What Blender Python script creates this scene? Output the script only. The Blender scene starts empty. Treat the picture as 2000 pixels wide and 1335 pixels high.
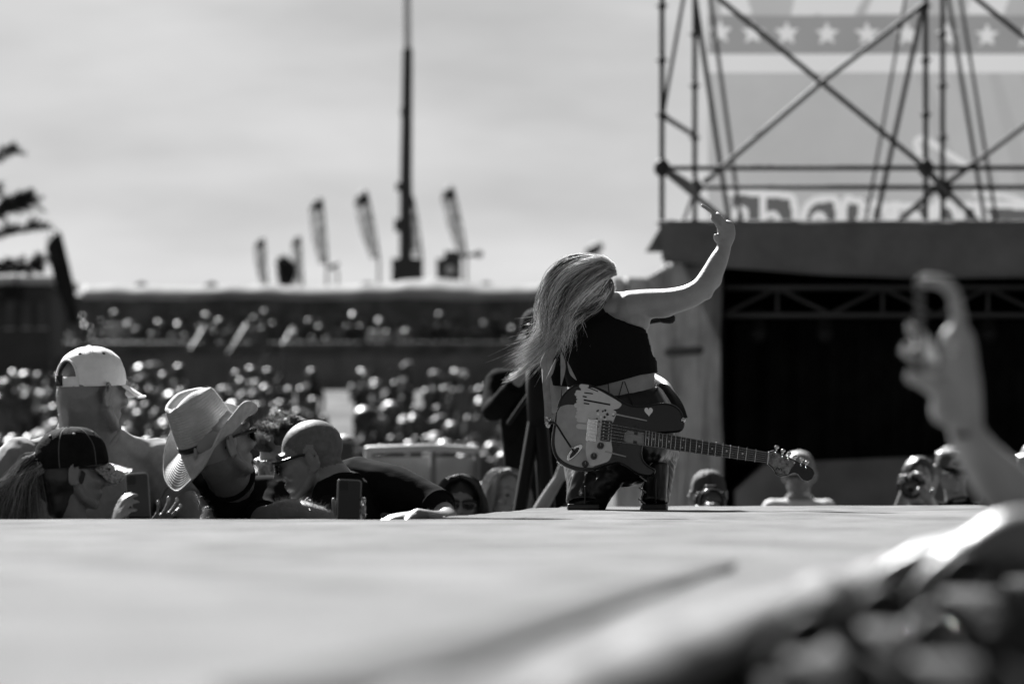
import bpy, bmesh, math, random
import numpy as np
from mathutils import Vector, Matrix, noise, kdtree
R = math.radians
rng = random.Random(7)
nrng = np.random.default_rng(11)
scene = bpy.context.scene
COL = scene.collection

# ------------------------------------------------------------------ camera
LENS = 200.0
F = 2000 * LENS / 36.0          # focal length in photo pixels
HY = 930.0                      # photo row of the horizon
ZC = 1.45                       # camera height
ZS = 1.32                       # stage deck height
FOCUS = 19.6
cam_d = bpy.data.cameras.new('camera')
cam = bpy.data.objects.new('camera', cam_d); COL.objects.link(cam)
cam.location = (0, 0, ZC); cam.rotation_euler = (R(90), 0, 0)
cam_d.lens = LENS; cam_d.sensor_width = 36; cam_d.sensor_fit = 'HORIZONTAL'
cam_d.shift_y = (HY - 667.5) / 2000
cam_d.clip_start = 0.3; cam_d.clip_end = 6000
cam_d.dof.use_dof = True; cam_d.dof.focus_distance = FOCUS; cam_d.dof.aperture_fstop = 5.0
cam_d.dof.aperture_blades = 0
scene.camera = cam

# ------------------------------------------------------------------ light (black-and-white photograph: neutral light)
SUN_EL, SUN_AZ = R(41), R(-26)      # azimuth from +Y, negative = left
world = bpy.data.worlds.new('World'); scene.world = world; world.use_nodes = True
wn = world.node_tree.nodes; wl = world.node_tree.links; wn.clear()
sky = wn.new('ShaderNodeTexSky'); sky.sky_type = 'NISHITA'; sky.sun_disc = False
sky.sun_elevation = SUN_EL; sky.sun_rotation = SUN_AZ; sky.air_density = 0.1; sky.dust_density = 0.8; sky.ozone_density = 1.0
bw = wn.new('ShaderNodeSeparateColor')          # red-filter black-and-white
tc = wn.new('ShaderNodeTexCoord'); mp = wn.new('ShaderNodeMapping'); mp.inputs['Scale'].default_value = (9, 9, 34)
mp.inputs['Rotation'].default_value = (0, R(7), 0)
cn = wn.new('ShaderNodeTexNoise'); cn.inputs['Scale'].default_value = 1.7; cn.inputs['Detail'].default_value = 5; cn.inputs['Roughness'].default_value = .5
cr = wn.new('ShaderNodeMapRange'); cr.inputs['From Min'].default_value = .3; cr.inputs['From Max'].default_value = .75
cr.inputs['To Min'].default_value = .84; cr.inputs['To Max'].default_value = 1.17
mu = wn.new('ShaderNodeMath'); mu.operation = 'MULTIPLY'
bg = wn.new('ShaderNodeBackground'); bg.inputs['Strength'].default_value = 0.05
wo = wn.new('ShaderNodeOutputWorld')
wl.new(sky.outputs[0], bw.inputs[0]); wl.new(tc.outputs['Generated'], mp.inputs[0]); wl.new(mp.outputs[0], cn.inputs['Vector'])
pw = wn.new('ShaderNodeMath'); pw.operation = 'POWER'; pw.inputs[1].default_value = .45       # thin high cloud veil evens out the sky
vl = wn.new('ShaderNodeMath'); vl.operation = 'MULTIPLY'; vl.inputs[1].default_value = 1.66
wl.new(bw.outputs[0], pw.inputs[0]); wl.new(pw.outputs[0], vl.inputs[0])
wl.new(cn.outputs[0], cr.inputs[0]); wl.new(vl.outputs[0], mu.inputs[0]); wl.new(cr.outputs[0], mu.inputs[1])
wl.new(mu.outputs[0], bg.inputs['Color']); wl.new(bg.outputs[0], wo.inputs[0])
sd = bpy.data.lights.new('sun', 'SUN'); sd.energy = 5.0; sd.angle = R(0.55); sd.color = (1, 1, 1)
sun = bpy.data.objects.new('sun', sd); COL.objects.link(sun)
sdir = Vector((math.sin(SUN_AZ) * math.cos(SUN_EL), math.cos(SUN_AZ) * math.cos(SUN_EL), math.sin(SUN_EL)))
sun.rotation_euler = sdir.to_track_quat('Z', 'Y').to_euler(); sun.location = (0, 0, 40)
vs = scene.view_settings
vs.view_transform = 'Standard'; vs.look = 'None'; vs.exposure = 1.98; vs.gamma = 1.0; vs.use_curve_mapping = False
scene.cycles.use_denoising = True
scene.cycles.max_bounces = 6; scene.cycles.diffuse_bounces = 3; scene.cycles.glossy_bounces = 3
scene.cycles.transmission_bounces = 3; scene.cycles.transparent_max_bounces = 6
scene.cycles.sample_clamp_indirect = 4.0

def P(x, y, d):
    return Vector(((x - 1000) / F * d, d, ZC + (HY - y) / F * d))
def PM(d):                       # metres per photo pixel at a distance
    return d / F

# ------------------------------------------------------------------ materials
MATS = {}
def mat(name, v=.5, rough=.6, spec=.4, var=0.0, scale=8.0, stretch=(1, 1, 1), bump=0.0, bscale=60.0, bstretch=(1, 1, 1),
        metal=0.0, sheen=0.0, coat=0.0, trans=0.0, detail=4.0, emit=0.0, sss=0.0, transl=0.0, wave=None):
    if name in MATS: return MATS[name]
    m = bpy.data.materials.new(name); m.use_nodes = True
    nt = m.node_tree; n = nt.nodes; l = nt.links
    b = n['Principled BSDF']; out = n['Material Output']
    b.inputs['Base Color'].default_value = (v, v, v, 1)
    b.inputs['Roughness'].default_value = rough; b.inputs['Specular IOR Level'].default_value = spec
    b.inputs['Metallic'].default_value = metal
    if sheen: b.inputs['Sheen Weight'].default_value = sheen; b.inputs['Sheen Roughness'].default_value = .4
    if coat: b.inputs['Coat Weight'].default_value = coat; b.inputs['Coat Roughness'].default_value = .06
    if trans: b.inputs['Transmission Weight'].default_value = trans
    if sss:
        b.inputs['Subsurface Weight'].default_value = sss; b.inputs['Subsurface Radius'].default_value = (.012, .012, .012); b.inputs['Subsurface Scale'].default_value = 1
    t = n.new('ShaderNodeTexCoord')
    if var:
        mpp = n.new('ShaderNodeMapping'); mpp.inputs['Scale'].default_value = stretch
        nz = n.new('ShaderNodeTexNoise'); nz.inputs['Scale'].default_value = scale; nz.inputs['Detail'].default_value = detail; nz.inputs['Roughness'].default_value = .6
        rp = n.new('ShaderNodeValToRGB'); lo = max(0, v * (1 - var)); hi = min(1, v * (1 + var))
        rp.color_ramp.elements[0].position = .32; rp.color_ramp.elements[1].position = .68
        rp.color_ramp.elements[0].color = (lo, lo, lo, 1); rp.color_ramp.elements[1].color = (hi, hi, hi, 1)
        l.new(t.outputs['Object'], mpp.inputs[0]); l.new(mpp.outputs[0], nz.inputs['Vector']); l.new(nz.outputs[0], rp.inputs[0]); l.new(rp.outputs[0], b.inputs['Base Color'])
    if bump:
        mpb = n.new('ShaderNodeMapping'); mpb.inputs['Scale'].default_value = bstretch
        if wave:
            bz = n.new('ShaderNodeTexWave'); bz.wave_type = wave; bz.inputs['Scale'].default_value = bscale; bz.inputs['Distortion'].default_value = 1.5; bz.inputs['Detail'].default_value = 2
            if wave == 'RINGS': bz.rings_direction = 'SPHERICAL'
            else: bz.bands_direction = 'Z'
        else:
            bz = n.new('ShaderNodeTexNoise'); bz.inputs['Scale'].default_value = bscale; bz.inputs['Detail'].default_value = 4
        bp = n.new('ShaderNodeBump'); bp.inputs['Strength'].default_value = min(1, bump); bp.inputs['Distance'].default_value = .01 * max(1, bump)
        l.new(t.outputs['Object'], mpb.inputs[0]); l.new(mpb.outputs[0], bz.inputs['Vector'])
        l.new(bz.outputs[1] if wave else bz.outputs[0], bp.inputs['Height']); l.new(bp.outputs[0], b.inputs['Normal'])
    if transl:
        tr = n.new('ShaderNodeBsdfTranslucent'); mx = n.new('ShaderNodeMixShader'); mx.inputs[0].default_value = transl
        src = b.inputs['Base Color'].links[0].from_socket if b.inputs['Base Color'].links else None
        if src: l.new(src, tr.inputs[0])
        else: tr.inputs[0].default_value = (v, v, v, 1)
        l.new(b.outputs[0], mx.inputs[1]); l.new(tr.outputs[0], mx.inputs[2]); l.new(mx.outputs[0], out.inputs[0])
    if emit:
        b.inputs['Emission Color'].default_value = (1, 1, 1, 1); b.inputs['Emission Strength'].default_value = emit
    MATS[name] = m
    return m

# ------------------------------------------------------------------ mesh helpers
def nrm(v):
    v = np.asarray(v, float); k = np.linalg.norm(v); return v / k if k > 1e-12 else v
def spline(pts, n):
    """Catmull-Rom through pts (any columns), n samples."""
    p = np.asarray(pts, float)
    if len(p) == 2:
        t = np.linspace(0, 1, n)[:, None]; return p[0] * (1 - t) + p[1] * t
    q = np.vstack([2 * p[0] - p[1], p, 2 * p[-1] - p[-2]])
    out = []
    m = len(p) - 1
    for s in np.linspace(0, m, n):
        i = min(int(s), m - 1); t = s - i
        a, b, c, d = q[i], q[i + 1], q[i + 2], q[i + 3]
        out.append(.5 * ((2 * b) + (-a + c) * t + (2 * a - 5 * b + 4 * c - d) * t * t + (-a + 3 * b - 3 * c + d) * t ** 3))
    return np.array(out)

class Geo:
    def __init__(s): s.V = []; s.Fc = []; s.T = []; s.n = 0; s.tag = 0
    def add(s, V, Fc, tag=None):
        V = np.asarray(V, float); s.V.append(V); s.Fc += [[i + s.n for i in f] for f in Fc]
        s.T.append(np.full(len(V), s.tag if tag is None else tag)); s.n += len(V); return s
    def ell(s, c, r, rot=None, nu=14, nv=10, tag=None):
        V = [(0, 0, 1)]; 
        for j in range(1, nv):
            a = math.pi * j / nv
            for i in range(nu):
                b = 2 * math.pi * i / nu; V.append((math.sin(a) * math.cos(b), math.sin(a) * math.sin(b), math.cos(a)))
        V.append((0, 0, -1)); V = np.array(V) * np.asarray(r, float)
        if rot is not None: V = V @ np.array(rot.to_3x3()).T
        Fc = [[0, 1 + i, 1 + (i + 1) % nu] for i in range(nu)]
        for j in range(nv - 2):
            for i in range(nu):
                a = 1 + j * nu + i; b = 1 + j * nu + (i + 1) % nu; Fc.append([a, a + nu, b + nu, b])
        k = 1 + (nv - 2) * nu; L = len(V) - 1
        Fc += [[k + (i + 1) % nu, k + i, L] for i in range(nu)]
        return s.add(V + np.asarray(c, float), Fc, tag)
    def tube(s, path, rad, seg=10, ref=None, caps=True, n=None, tag=None):
        """tapered tube; rad scalar, list or list of (a, b) half-axes with a along ref."""
        p = np.asarray([tuple(q) for q in path], float)
        r = np.asarray(rad, float)
        if r.ndim == 0: r = np.full((len(p), 2), float(r))
        if r.ndim == 1: r = np.stack([r, r], 1)
        if n: 
            sp = spline(np.hstack([p, r]), n); p = sp[:, :3]; r = np.abs(sp[:, 3:])
        tg = np.gradient(p, axis=0); tg = np.array([nrm(t) for t in tg])
        u = np.asarray(ref, float) if ref is not None else (np.array([0, 0, 1.]) if abs(tg[0][2]) < .9 else np.array([1., 0, 0]))
        if caps:
            def cap(i, sgn):
                m = min(r[i]); return [(p[i] + sgn * tg[i] * m * math.sin(a), r[i] * math.cos(a), tg[i]) for a in (R(35), R(65))]
            st = cap(0, -1)[::-1]; en = cap(-1, 1)
            p = np.vstack([[q[0] for q in st], p, [q[0] for q in en]]); r = np.vstack([[q[1] for q in st], r, [q[1] for q in en]])
            tg = np.vstack([[q[2] for q in st], tg, [q[2] for q in en]])
        V = []; cur = u
        for i in range(len(p)):
            if ref is not None: cur = np.asarray(ref, float)
            a = cur - tg[i] * np.dot(cur, tg[i])
            if np.linalg.norm(a) < 1e-6: a = np.cross(tg[i], [0, 1, .3])
            a = nrm(a); b = np.cross(tg[i], a); cur = a
            for k in range(seg):
                t = 2 * math.pi * k / seg; V.append(p[i] + a * r[i][0] * math.cos(t) + b * r[i][1] * math.sin(t))
        Fc = []
        for i in range(len(p) - 1):
            for k in range(seg):
                a = i * seg + k; b = i * seg + (k + 1) % seg; Fc.append([a, b, b + seg, a + seg])
        Fc.append(list(range(seg))[::-1]); Fc.append([(len(p) - 1) * seg + k for k in range(seg)])
        return s.add(V, Fc, tag)
    def box(s, lo, hi, M=None, tag=None):
        x0, y0, z0 = lo; x1, y1, z1 = hi
        V = np.array([(x0, y0, z0), (x1, y0, z0), (x1, y1, z0), (x0, y1, z0), (x0, y0, z1), (x1, y0, z1), (x1, y1, z1), (x0, y1, z1)], float)
        if M is not None: V = V @ np.array(M.to_3x3()).T + np.array(M.translation)
        return s.add(V, [[0, 3, 2, 1], [4, 5, 6, 7], [0, 1, 5, 4], [1, 2, 6, 5], [2, 3, 7, 6], [3, 0, 4, 7]], tag)
    def prism(s, pts, off, tag=None):
        """polygon of 3D points extruded by the vector off."""
        a = np.asarray([tuple(q) for q in pts], float); b = a + np.asarray(tuple(off), float); n = len(a)
        return s.add(np.vstack([a, b]), [list(range(n))[::-1], [n + i for i in range(n)]] + [[i, (i + 1) % n, n + (i + 1) % n, n + i] for i in range(n)], tag)
    def grid(s, fn, nu, nv, closed=False, tag=None):
        V = [fn(i / (nu - (0 if closed else 1)), j / (nv - 1)) for j in range(nv) for i in range(nu)]
        Fc = [[j * nu + i, j * nu + (i + 1) % nu, (j + 1) * nu + (i + 1) % nu, (j + 1) * nu + i] for j in range(nv - 1) for i in range(nu if closed else nu - 1)]
        return s.add([tuple(v) for v in V], Fc, tag)
    def arrays(s): return np.vstack(s.V), s.Fc
    def xform(s, M):
        A = np.array(M.to_3x3()); t = np.array(M.translation)
        s.V = [v @ A.T + t for v in s.V]; return s
    def join(s, g, tag=None):
        for v, t in zip(g.V, g.T): pass
        V = np.vstack(g.V); T = np.concatenate(g.T)
        s.V.append(V); s.T.append(T if tag is None else np.full(len(V), tag)); s.Fc += [[i + s.n for i in f] for f in g.Fc]; s.n += len(V); return s

def top_loc(o):
    while o.parent: o = o.parent
    return o.location
def raw_mesh(name, V, Fc):
    me = bpy.data.meshes.new(name)
    if isinstance(Fc, np.ndarray):
        V = np.asarray(V, np.float32); n_, w_ = Fc.shape
        me.vertices.add(len(V)); me.vertices.foreach_set('co', V.ravel()); me.loops.add(n_ * w_); me.loops.foreach_set('vertex_index', Fc.astype(np.int32).ravel())
        me.polygons.add(n_); me.polygons.foreach_set('loop_start', np.arange(0, n_ * w_, w_, dtype=np.int32)); me.update(calc_edges=True); return me
    me.from_pydata([tuple(v) for v in V], [], [list(map(int, f)) for f in Fc]); me.update(); return me
def put(name, me, m=None, parent=None, loc=None, smooth=True, **tags):
    o = bpy.data.objects.new(name, me); COL.objects.link(o)
    if m is not None:
        for q in (m if isinstance(m, (list, tuple)) else [m]): me.materials.append(MATS[q] if isinstance(q, str) else q)
    if smooth and len(me.polygons): me.polygons.foreach_set('use_smooth', np.ones(len(me.polygons), bool))
    if parent is not None: o.parent = parent
    if loc is not None: o.location = loc
    for k, v in tags.items(): o[k] = v
    return o
def mk(name, geo, m=None, parent=None, smooth=True, base=None, **tags):
    """mesh from world-space geometry; origin at its thing's base"""
    V, Fc = geo.arrays() if isinstance(geo, Geo) else geo
    V = np.asarray(V, float)
    if parent is not None: loc = np.array(top_loc(parent))
    else: loc = np.array(base if base is not None else ((V[:, 0].min() + V[:, 0].max()) / 2, (V[:, 1].min() + V[:, 1].max()) / 2, V[:, 2].min()))
    me = raw_mesh(name, V - loc, Fc)
    return put(name, me, m, parent, None if parent is not None else loc, smooth, **tags)
def empty(name, loc, label, category, group=None, rz=0):
    o = bpy.data.objects.new(name, None); COL.objects.link(o); o.location = loc; o.rotation_euler = (0, 0, rz)
    o.empty_display_size = .1; o['label'] = label; o['category'] = category
    if group: o['group'] = group
    return o
def add_mod(o, kind, **kw):
    m = o.modifiers.new(kind.lower(), kind)
    for k, v in kw.items(): setattr(m, k, v)
    return m
def flat_smooth(o, ang=35):
    """sharp edges above an angle"""
    bm = bmesh.new(); bm.from_mesh(o.data)
    for e in bm.edges:
        if len(e.link_faces) == 2 and e.calc_face_angle(0) > R(ang): e.smooth = False
    bm.to_mesh(o.data); bm.free()

def remesh(geo, voxel=.006, smooth=4, fac=.5):
    V, Fc = geo.arrays()
    me = raw_mesh('tmp', V, Fc)
    bm = bmesh.new(); bm.from_mesh(me); bmesh.ops.recalc_face_normals(bm, faces=bm.faces); bm.to_mesh(me); bm.free()
    o = bpy.data.objects.new('tmp', me); COL.objects.link(o)
    r = o.modifiers.new('r', 'REMESH'); r.mode = 'VOXEL'; r.voxel_size = voxel
    if smooth:
        s = o.modifiers.new('s', 'SMOOTH'); s.iterations = smooth; s.factor = fac
    dg = bpy.context.evaluated_depsgraph_get(); ev = o.evaluated_get(dg); m2 = ev.to_mesh()
    n = len(m2.vertices); v = np.empty(n * 3, np.float32); m2.vertices.foreach_get('co', v)
    nn = np.empty(n * 3, np.float32); m2.vertices.foreach_get('normal', nn)
    Fq = np.empty(len(m2.loops), np.int32); m2.loops.foreach_get('vertex_index', Fq); Fq = Fq.reshape(-1, 4)
    ev.to_mesh_clear(); bpy.data.objects.remove(o); bpy.data.meshes.remove(me)
    return v.reshape(-1, 3).astype(float), Fq, nn.reshape(-1, 3).astype(float)
def fold(V, N, amp, sc, seed=0.0, k=(1, 1, 1)):
    """cloth folds: displace along normals"""
    d = np.array([noise.noise((v[0] * sc * k[0] + seed, v[1] * sc * k[1], v[2] * sc * k[2])) + .5 * noise.noise((v[0] * sc * 2.3 * k[0] + seed, v[1] * sc * 2.3 * k[1], v[2] * sc * 2.3 * k[2] + 7)) for v in V])
    return V + N * (d * amp)[:, None]
def tagmats(V, Fq, geo):
    """nearest original primitive decides each face's material slot"""
    Vo = np.vstack(geo.V); T = np.concatenate(geo.T)
    kd = kdtree.KDTree(len(Vo))
    for i, v in enumerate(Vo): kd.insert(v, i)
    kd.balance()
    vt = np.array([T[kd.find(v)[1]] for v in V])
    return vt[Fq[:, 0]].astype(np.int32)
def strands(name, guides, n, m, parent, jit=.006, r=.0012, seg=14, sides=3, seed=1, spread=None, tipjit=.02, droop=0.0, weights=None, clumps=0, tight=.35, short=.35, wave=.6):
    """hair: n tapered strands interpolated between neighbouring guide curves"""
    rg = np.random.default_rng(seed)
    G = [spline([tuple(q) for q in g], seg) for g in guides]
    V = []; Fc = []; MI = []; nv_ = 0
    an_ = 6.2832 * np.arange(sides) / sides; ca_ = np.cos(an_)[None, :, None]; sa_ = np.sin(an_)[None, :, None]
    jj, qq = np.meshgrid(np.arange(seg - 1), np.arange(sides), indexing='ij'); x_ = (jj * sides + qq).ravel(); y_ = (jj * sides + (qq + 1) % sides).ravel(); quad_ = np.stack([x_, y_, y_ + sides, x_ + sides], 1)
    nm = len(m) if isinstance(m, (list, tuple)) else 1
    for _ in range(n):
        i = rg.integers(0, max(1, len(G) - 1)); t = rg.random() if len(G) > 1 else 0
        ck = 0
        if clumps:
            ck = int(t * clumps); tc_ = (ck + .5) / clumps; t0 = t
            cg = np.random.default_rng(seed * 7919 + i * 131 + ck)
            tt = tc_ + (t - tc_) * (1 - (1 - tight) * np.linspace(.2, 1, seg)[:, None]); c = G[i] * (1 - tt) + (G[min(i + 1, len(G) - 1)]) * tt
            c = c + cg.normal(0, jit * 1.1, 3) * np.linspace(.3, 1, seg)[:, None] + np.sin(np.linspace(0, 7, seg)[:, None] + cg.random(3) * 6.28) * cg.normal(0, jit * .8, 3)
        else:
            c = G[i] * (1 - t) + (G[min(i + 1, len(G) - 1)]) * t
        ln = np.linspace(0, 1, seg)[:, None]
        o1 = rg.normal(0, jit, 3); o2 = rg.normal(0, tipjit, 3); ph = rg.random(3) * 6.28; wv = rg.normal(0, jit * wave, 3)
        c = c + o1 * (.5 + .5 * ln) + o2 * ln ** 2 + np.sin(ln * 9 + ph) * wv * ln
        c[:, 2] -= droop * (ln[:, 0] ** 2) * rg.random()
        L = 1 - short * rg.random() ** 2
        k = max(3, int(seg * L)); c = c[:k]
        tg = np.gradient(c, axis=0); tg = tg / (np.linalg.norm(tg, axis=1)[:, None] + 1e-12); b0 = nv_
        rr = r * (.7 + .6 * rg.random())
        a = np.cross(tg, [.3, 1, .2]); a = a / (np.linalg.norm(a, axis=1)[:, None] + 1e-12); b = np.cross(tg, a)
        w = rr * (1 - .85 * (np.arange(k) / (k - 1)) ** 2)
        V.append((c[:, None, :] + (a[:, None, :] * ca_ + b[:, None, :] * sa_) * w[:, None, None]).reshape(-1, 3)); nv_ += k * sides
        mi = (cg.choice(nm, p=weights) if clumps and rg.random() < .75 else rg.choice(nm, p=weights)) if nm > 1 else 0
        Fc.append(quad_[:(k - 1) * sides] + b0); MI.append(np.full((k - 1) * sides, mi))
    o = mk(name, (np.vstack(V), np.vstack(Fc)), m, parent); MI = np.concatenate(MI)
    if nm > 1: o.data.polygons.foreach_set('material_index', np.array(MI, np.int32))
    return o
# ------------------------------------------------------------------ base materials
mat('lawn', .048, .9, .1, var=.6, scale=.9, bump=.6, bscale=25)
mat('stage_carpet', .118, .95, .05, var=.3, scale=4.2, stretch=(1, .4, 1), bump=.5, bscale=240, detail=8)
mat('black_drape', .012, .9, .1, var=.4, scale=3, bump=.5, bscale=9, bstretch=(1, 1, .15))
mat('deck_shade', .06, .95, .03)  # dark tone of the strip that paints shade onto the deck
mat('edge_lip', .135, .8, .2, var=.1, scale=4, bump=.3, bscale=60)
mat('tarp', .165, .75, .25, var=.2, scale=2.5, bump=.4, bscale=4, bstretch=(1, 1, .3))
mat('tarp_pale', .36, .7, .3, var=.2, scale=3, bump=.5, bscale=5, bstretch=(2, 2, .25), transl=.3)
mat('steel_tube', .05, .65, .15, metal=0.0, var=.3, scale=12)
mat('steel_tube_pale', .11, .6, .2, metal=0.0, var=.2, scale=12)
mat('truss_metal', .12, .45, .5, metal=.6)
mat('roof_sheet', .4, .6, .3, var=.2, scale=1.2, stretch=(1, .3, 1), transl=.65)
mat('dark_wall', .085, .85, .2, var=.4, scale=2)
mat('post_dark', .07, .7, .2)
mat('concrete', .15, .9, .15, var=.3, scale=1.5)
mat('rail_pale', .06, .5, .4)
mat('rail_metal', .08, .45, .5, metal=.5)
mat('grey_wall', .07, .85, .2, var=.3, scale=.8)
mat('white_paint', .45, .45, .4)
mat('flag_dark', .03, .8, .1, transl=.25)
mat('flag_print', .5, .8, .1, var=.6, scale=5, stretch=(4, 1, 1.2), transl=.4)
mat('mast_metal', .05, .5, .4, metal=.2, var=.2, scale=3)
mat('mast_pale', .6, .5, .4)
mat('banner_field', 0.120, .8, .1, var=.06, scale=.8, transl=.7)
mat('banner_band', 0.080, .8, .1, var=.05, scale=.8, transl=.7)
mat('banner_pale', 0.185, .8, .1, transl=.7)
mat('banner_ray', 0.110, .8, .1, transl=.7)
mat('banner_ink', 0.035, .8, .1, transl=.6)
mat('needles', .03, .8, .15, var=.5, scale=6)
mat('bark', .05, .9, .1, var=.4, scale=12, bump=.6, bscale=20)
mat('leaf', .045, .7, .2, var=.4, scale=6)
mat('speaker_black', .02, .7, .3)

def tag(o, label, category, group=None, kind=None):
    if label: o['label'] = label; o['category'] = category
    if group: o['group'] = group
    if kind: o['kind'] = kind
    return o

# ------------------------------------------------------------------ ground
def gz(x, y):
    if y < 62: return 0.0
    z = (min(y, 118) - 62) * .042
    if 100 < y < 2000:       # grassy bank on the right of the slope
        w = min(1, max(0, (1000 + x / y * F - 470) / 110)) * min(1, max(0, (1900 - (1000 + x / y * F)) / 400)); t = min(1, (y - 100) / 21)
        z += w * t * 1.0
    return z
g = Geo()
ys = [-60, -20, 0, 10, 20, 30, 38, 50, 58, 62] + list(range(66, 122, 4)) + [125, 140, 170, 220, 300, 500, 900, 1800, 4500]
xs = [-2500, -900, -300, -120, -60, -30, -15, -10, -8, -7, -6.5, -6, -5.5, -5, -4.5, -4, -3, -2, 0, 2, 4, 8, 15, 30, 60, 120, 300, 900, 2500]
V = [(x, y, gz(x, y) + (.03 * noise.noise((x * .3, y * .3, 0)) if 20 < y < 120 else 0)) for y in ys for x in xs]
nx = len(xs)
g.add(V, [[j * nx + i, j * nx + i + 1, (j + 1) * nx + i + 1, (j + 1) * nx + i] for j in range(len(ys) - 1) for i in range(nx - 1)])
mk('ground', g, 'lawn', base=(0, 0, 0), kind='structure')

# ------------------------------------------------------------------ stage: near deck and the thrust the performer kneels on
def edge_x(y): return .07 + .1095 * (y - 3.5)          # near right-hand edge of the deck
FAR = 17.25
def deck_fn(u, v):
    y = .8 + (FAR - .8) * v
    x1 = edge_x(y); x = -9 + (x1 + 9) * (u ** .55)
    z = ZS + .004 * noise.noise((x * 2.2, y * 2.2, 0)) + .0022 * noise.noise((x * 6, y * 6, 3))
    if u > .999: z -= .012
    return (x, y, z)
deck = mk('stage_deck', Geo().grid(deck_fn, 90, 90), 'stage_carpet', base=(0, 0, 0), kind='structure')
# body of the deck below its carpet
g = Geo()
bx = [(-9, .8), (edge_x(.8), .8), (edge_x(FAR), FAR), (-9, FAR)]
g.prism([(x, y, .02) for x, y in bx], (0, 0, ZS - .05))
mk('stage_body', g, 'black_drape', base=(0, 0, 0), smooth=False, kind='structure')
# thrust (performer's runway) behind the deck
TH = [(-.205, FAR + .0), (.02, 20.0), (.2, 22.4), (.9, 22.75), (2.1, 23.0), (3.6, 23.1), (5.2, 23.1), (5.2, FAR + .0)]
def thrust_fn(u, v):
    y = FAR + .012 + (23.0 - FAR) * v
    lx = np.interp(y, [FAR, 20, 22.4, 23.2], [-.205, .02, .2, .32])
    x = lx + (5.2 - lx) * (u ** 1.3)
    rise = .007 * noise.noise((x * 1.3, y * .9, 5)) + .003 * noise.noise((x * 5, y * 5, 1))
    edge = math.exp(-v * 40)
    z = ZS + .010 + rise + edge * (-.010 + .006 * noise.noise((x * 2.1, 0, 8)))
    if v > .985: z -= .01
    return (x, y, z)
mk('stage_thrust', Geo().grid(thrust_fn, 100, 50), 'stage_carpet', base=(0, 0, 0), kind='structure')
g = Geo(); g.prism([(x + (.02 if i < 3 else 0), y + (.03 if i in (0, 7) else -.02), .02) for i, (x, y) in enumerate(TH)], (0, 0, ZS - .06))
mk('thrust_body', g, 'black_drape', base=(0, 0, 0), smooth=False, kind='structure')
# flat dark strip standing in for a band of shade, pale rolled carpet edge and black skirt on the right-hand side of the near deck
def on_deck(px, py):
    d = F * (ZC - ZS) / (py - HY); return P(px, py, d)
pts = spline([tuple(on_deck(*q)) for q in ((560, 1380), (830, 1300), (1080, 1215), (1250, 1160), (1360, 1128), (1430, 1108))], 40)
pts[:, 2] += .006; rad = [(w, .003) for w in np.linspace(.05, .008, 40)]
mk('deck_shade_strip', Geo().tube(pts, rad, 12, ref=(1, 0, 0)), 'deck_shade', label='flat dark strip standing in for a band of shade across the pale stage deck near its edge', category='shade strip')
def lip_fn(u, v):
    y = 1.2 + 13.5 * u; a = -1.1 + 2.9 * v
    w = .03 + .010 * noise.noise((y * 1.1, 2, 0)); h = .016 + .007 * noise.noise((y * 2.3, 0, 4))
    return (edge_x(y) - .035 + w * math.sin(a), y, ZS - .008 + h * math.cos(a) * 1.6 + .004 * noise.noise((y * 5, v * 4, 1)))
mk('carpet_edge_lip', Geo().grid(lip_fn, 200, 14), 'edge_lip', base=(0, 0, 0), kind='structure')
def skirt_fn(u, v):
    y = 1.0 + 16.0 * u; dep = v * (ZS - .06)
    w = .02 + (.045 * noise.noise((y * 3.1, v * 1.2, 0)) + .02 * noise.noise((y * 8, v * 2, 3))) * min(1, v * 3 + .1)
    return (edge_x(y) + .035 + w + .10 * v, y, ZS - .03 - dep)
mk('stage_skirt', Geo().grid(skirt_fn, 260, 14), 'black_drape', base=(0, 0, 0), kind='structure')

# ------------------------------------------------------------------ raised terrace with a roof, far behind the crowd
TD = 130.0
k = PM(TD)
tx = lambda px, d=TD: (px - 1000) / F * d
tz = lambda py, d=TD: ZC + (HY - py) / F * d
TFL = tz(757)
terr = empty('roofed_terrace', (tx(600), TD, gz(0, TD)), 'long dark roofed viewing terrace with pale roof edge behind the crowd', 'terrace')
g = Geo(); g.box((tx(-700), TD - .5, gz(0, TD) - .3), (tx(1500), TD + 7, TFL)); mk('platform', g, 'concrete', terr, smooth=False)
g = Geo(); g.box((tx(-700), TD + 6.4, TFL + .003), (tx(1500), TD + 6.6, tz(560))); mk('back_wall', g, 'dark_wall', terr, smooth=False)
def roof_fn(u, v):
    x = tx(150) + (tx(1500) - tx(150)) * u; y = TD + 1.5 + 5.9 * v
    sag = .06 * noise.noise((x * .55, v * 1.5, 0)) + .03 * noise.noise((x * 2.2, v, 4)) * (1 - v)
    hump = .16 * math.exp(-((x - tx(850)) / 1.0) ** 2)
    return (x, y, tz(572) + .24 * math.sqrt(max(0, min(1, v * 6))) + sag + hump * min(1, v * 5) + (.10 * v))
ro = mk('roof', Geo().grid(roof_fn, 160, 14), 'roof_sheet', terr); add_mod(ro, 'SOLIDIFY', thickness=.09, offset=-1)
for px in range(40, 1500, 138):
    g = Geo(); g.box((tx(px) - .06, TD + 1.7, TFL + .002), (tx(px) + .06, TD + 1.84, tz(573))); mk('post', g, 'post_dark', terr, smooth=False)
for j, h in enumerate((.12, .42, .72, 1.02)):
    g = Geo(); g.tube([(tx(-100), TD - .2, TFL + h), (tx(1500), TD - .2, TFL + h)], .022, 6); mk('rail', g, 'rail_metal', terr)
g = Geo(); g.box((tx(-100), TD - .12, TFL + .03), (tx(1500), TD - .09, TFL + 1.0)); mk('dark_screen', g, 'dark_wall', terr, smooth=False)
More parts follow.
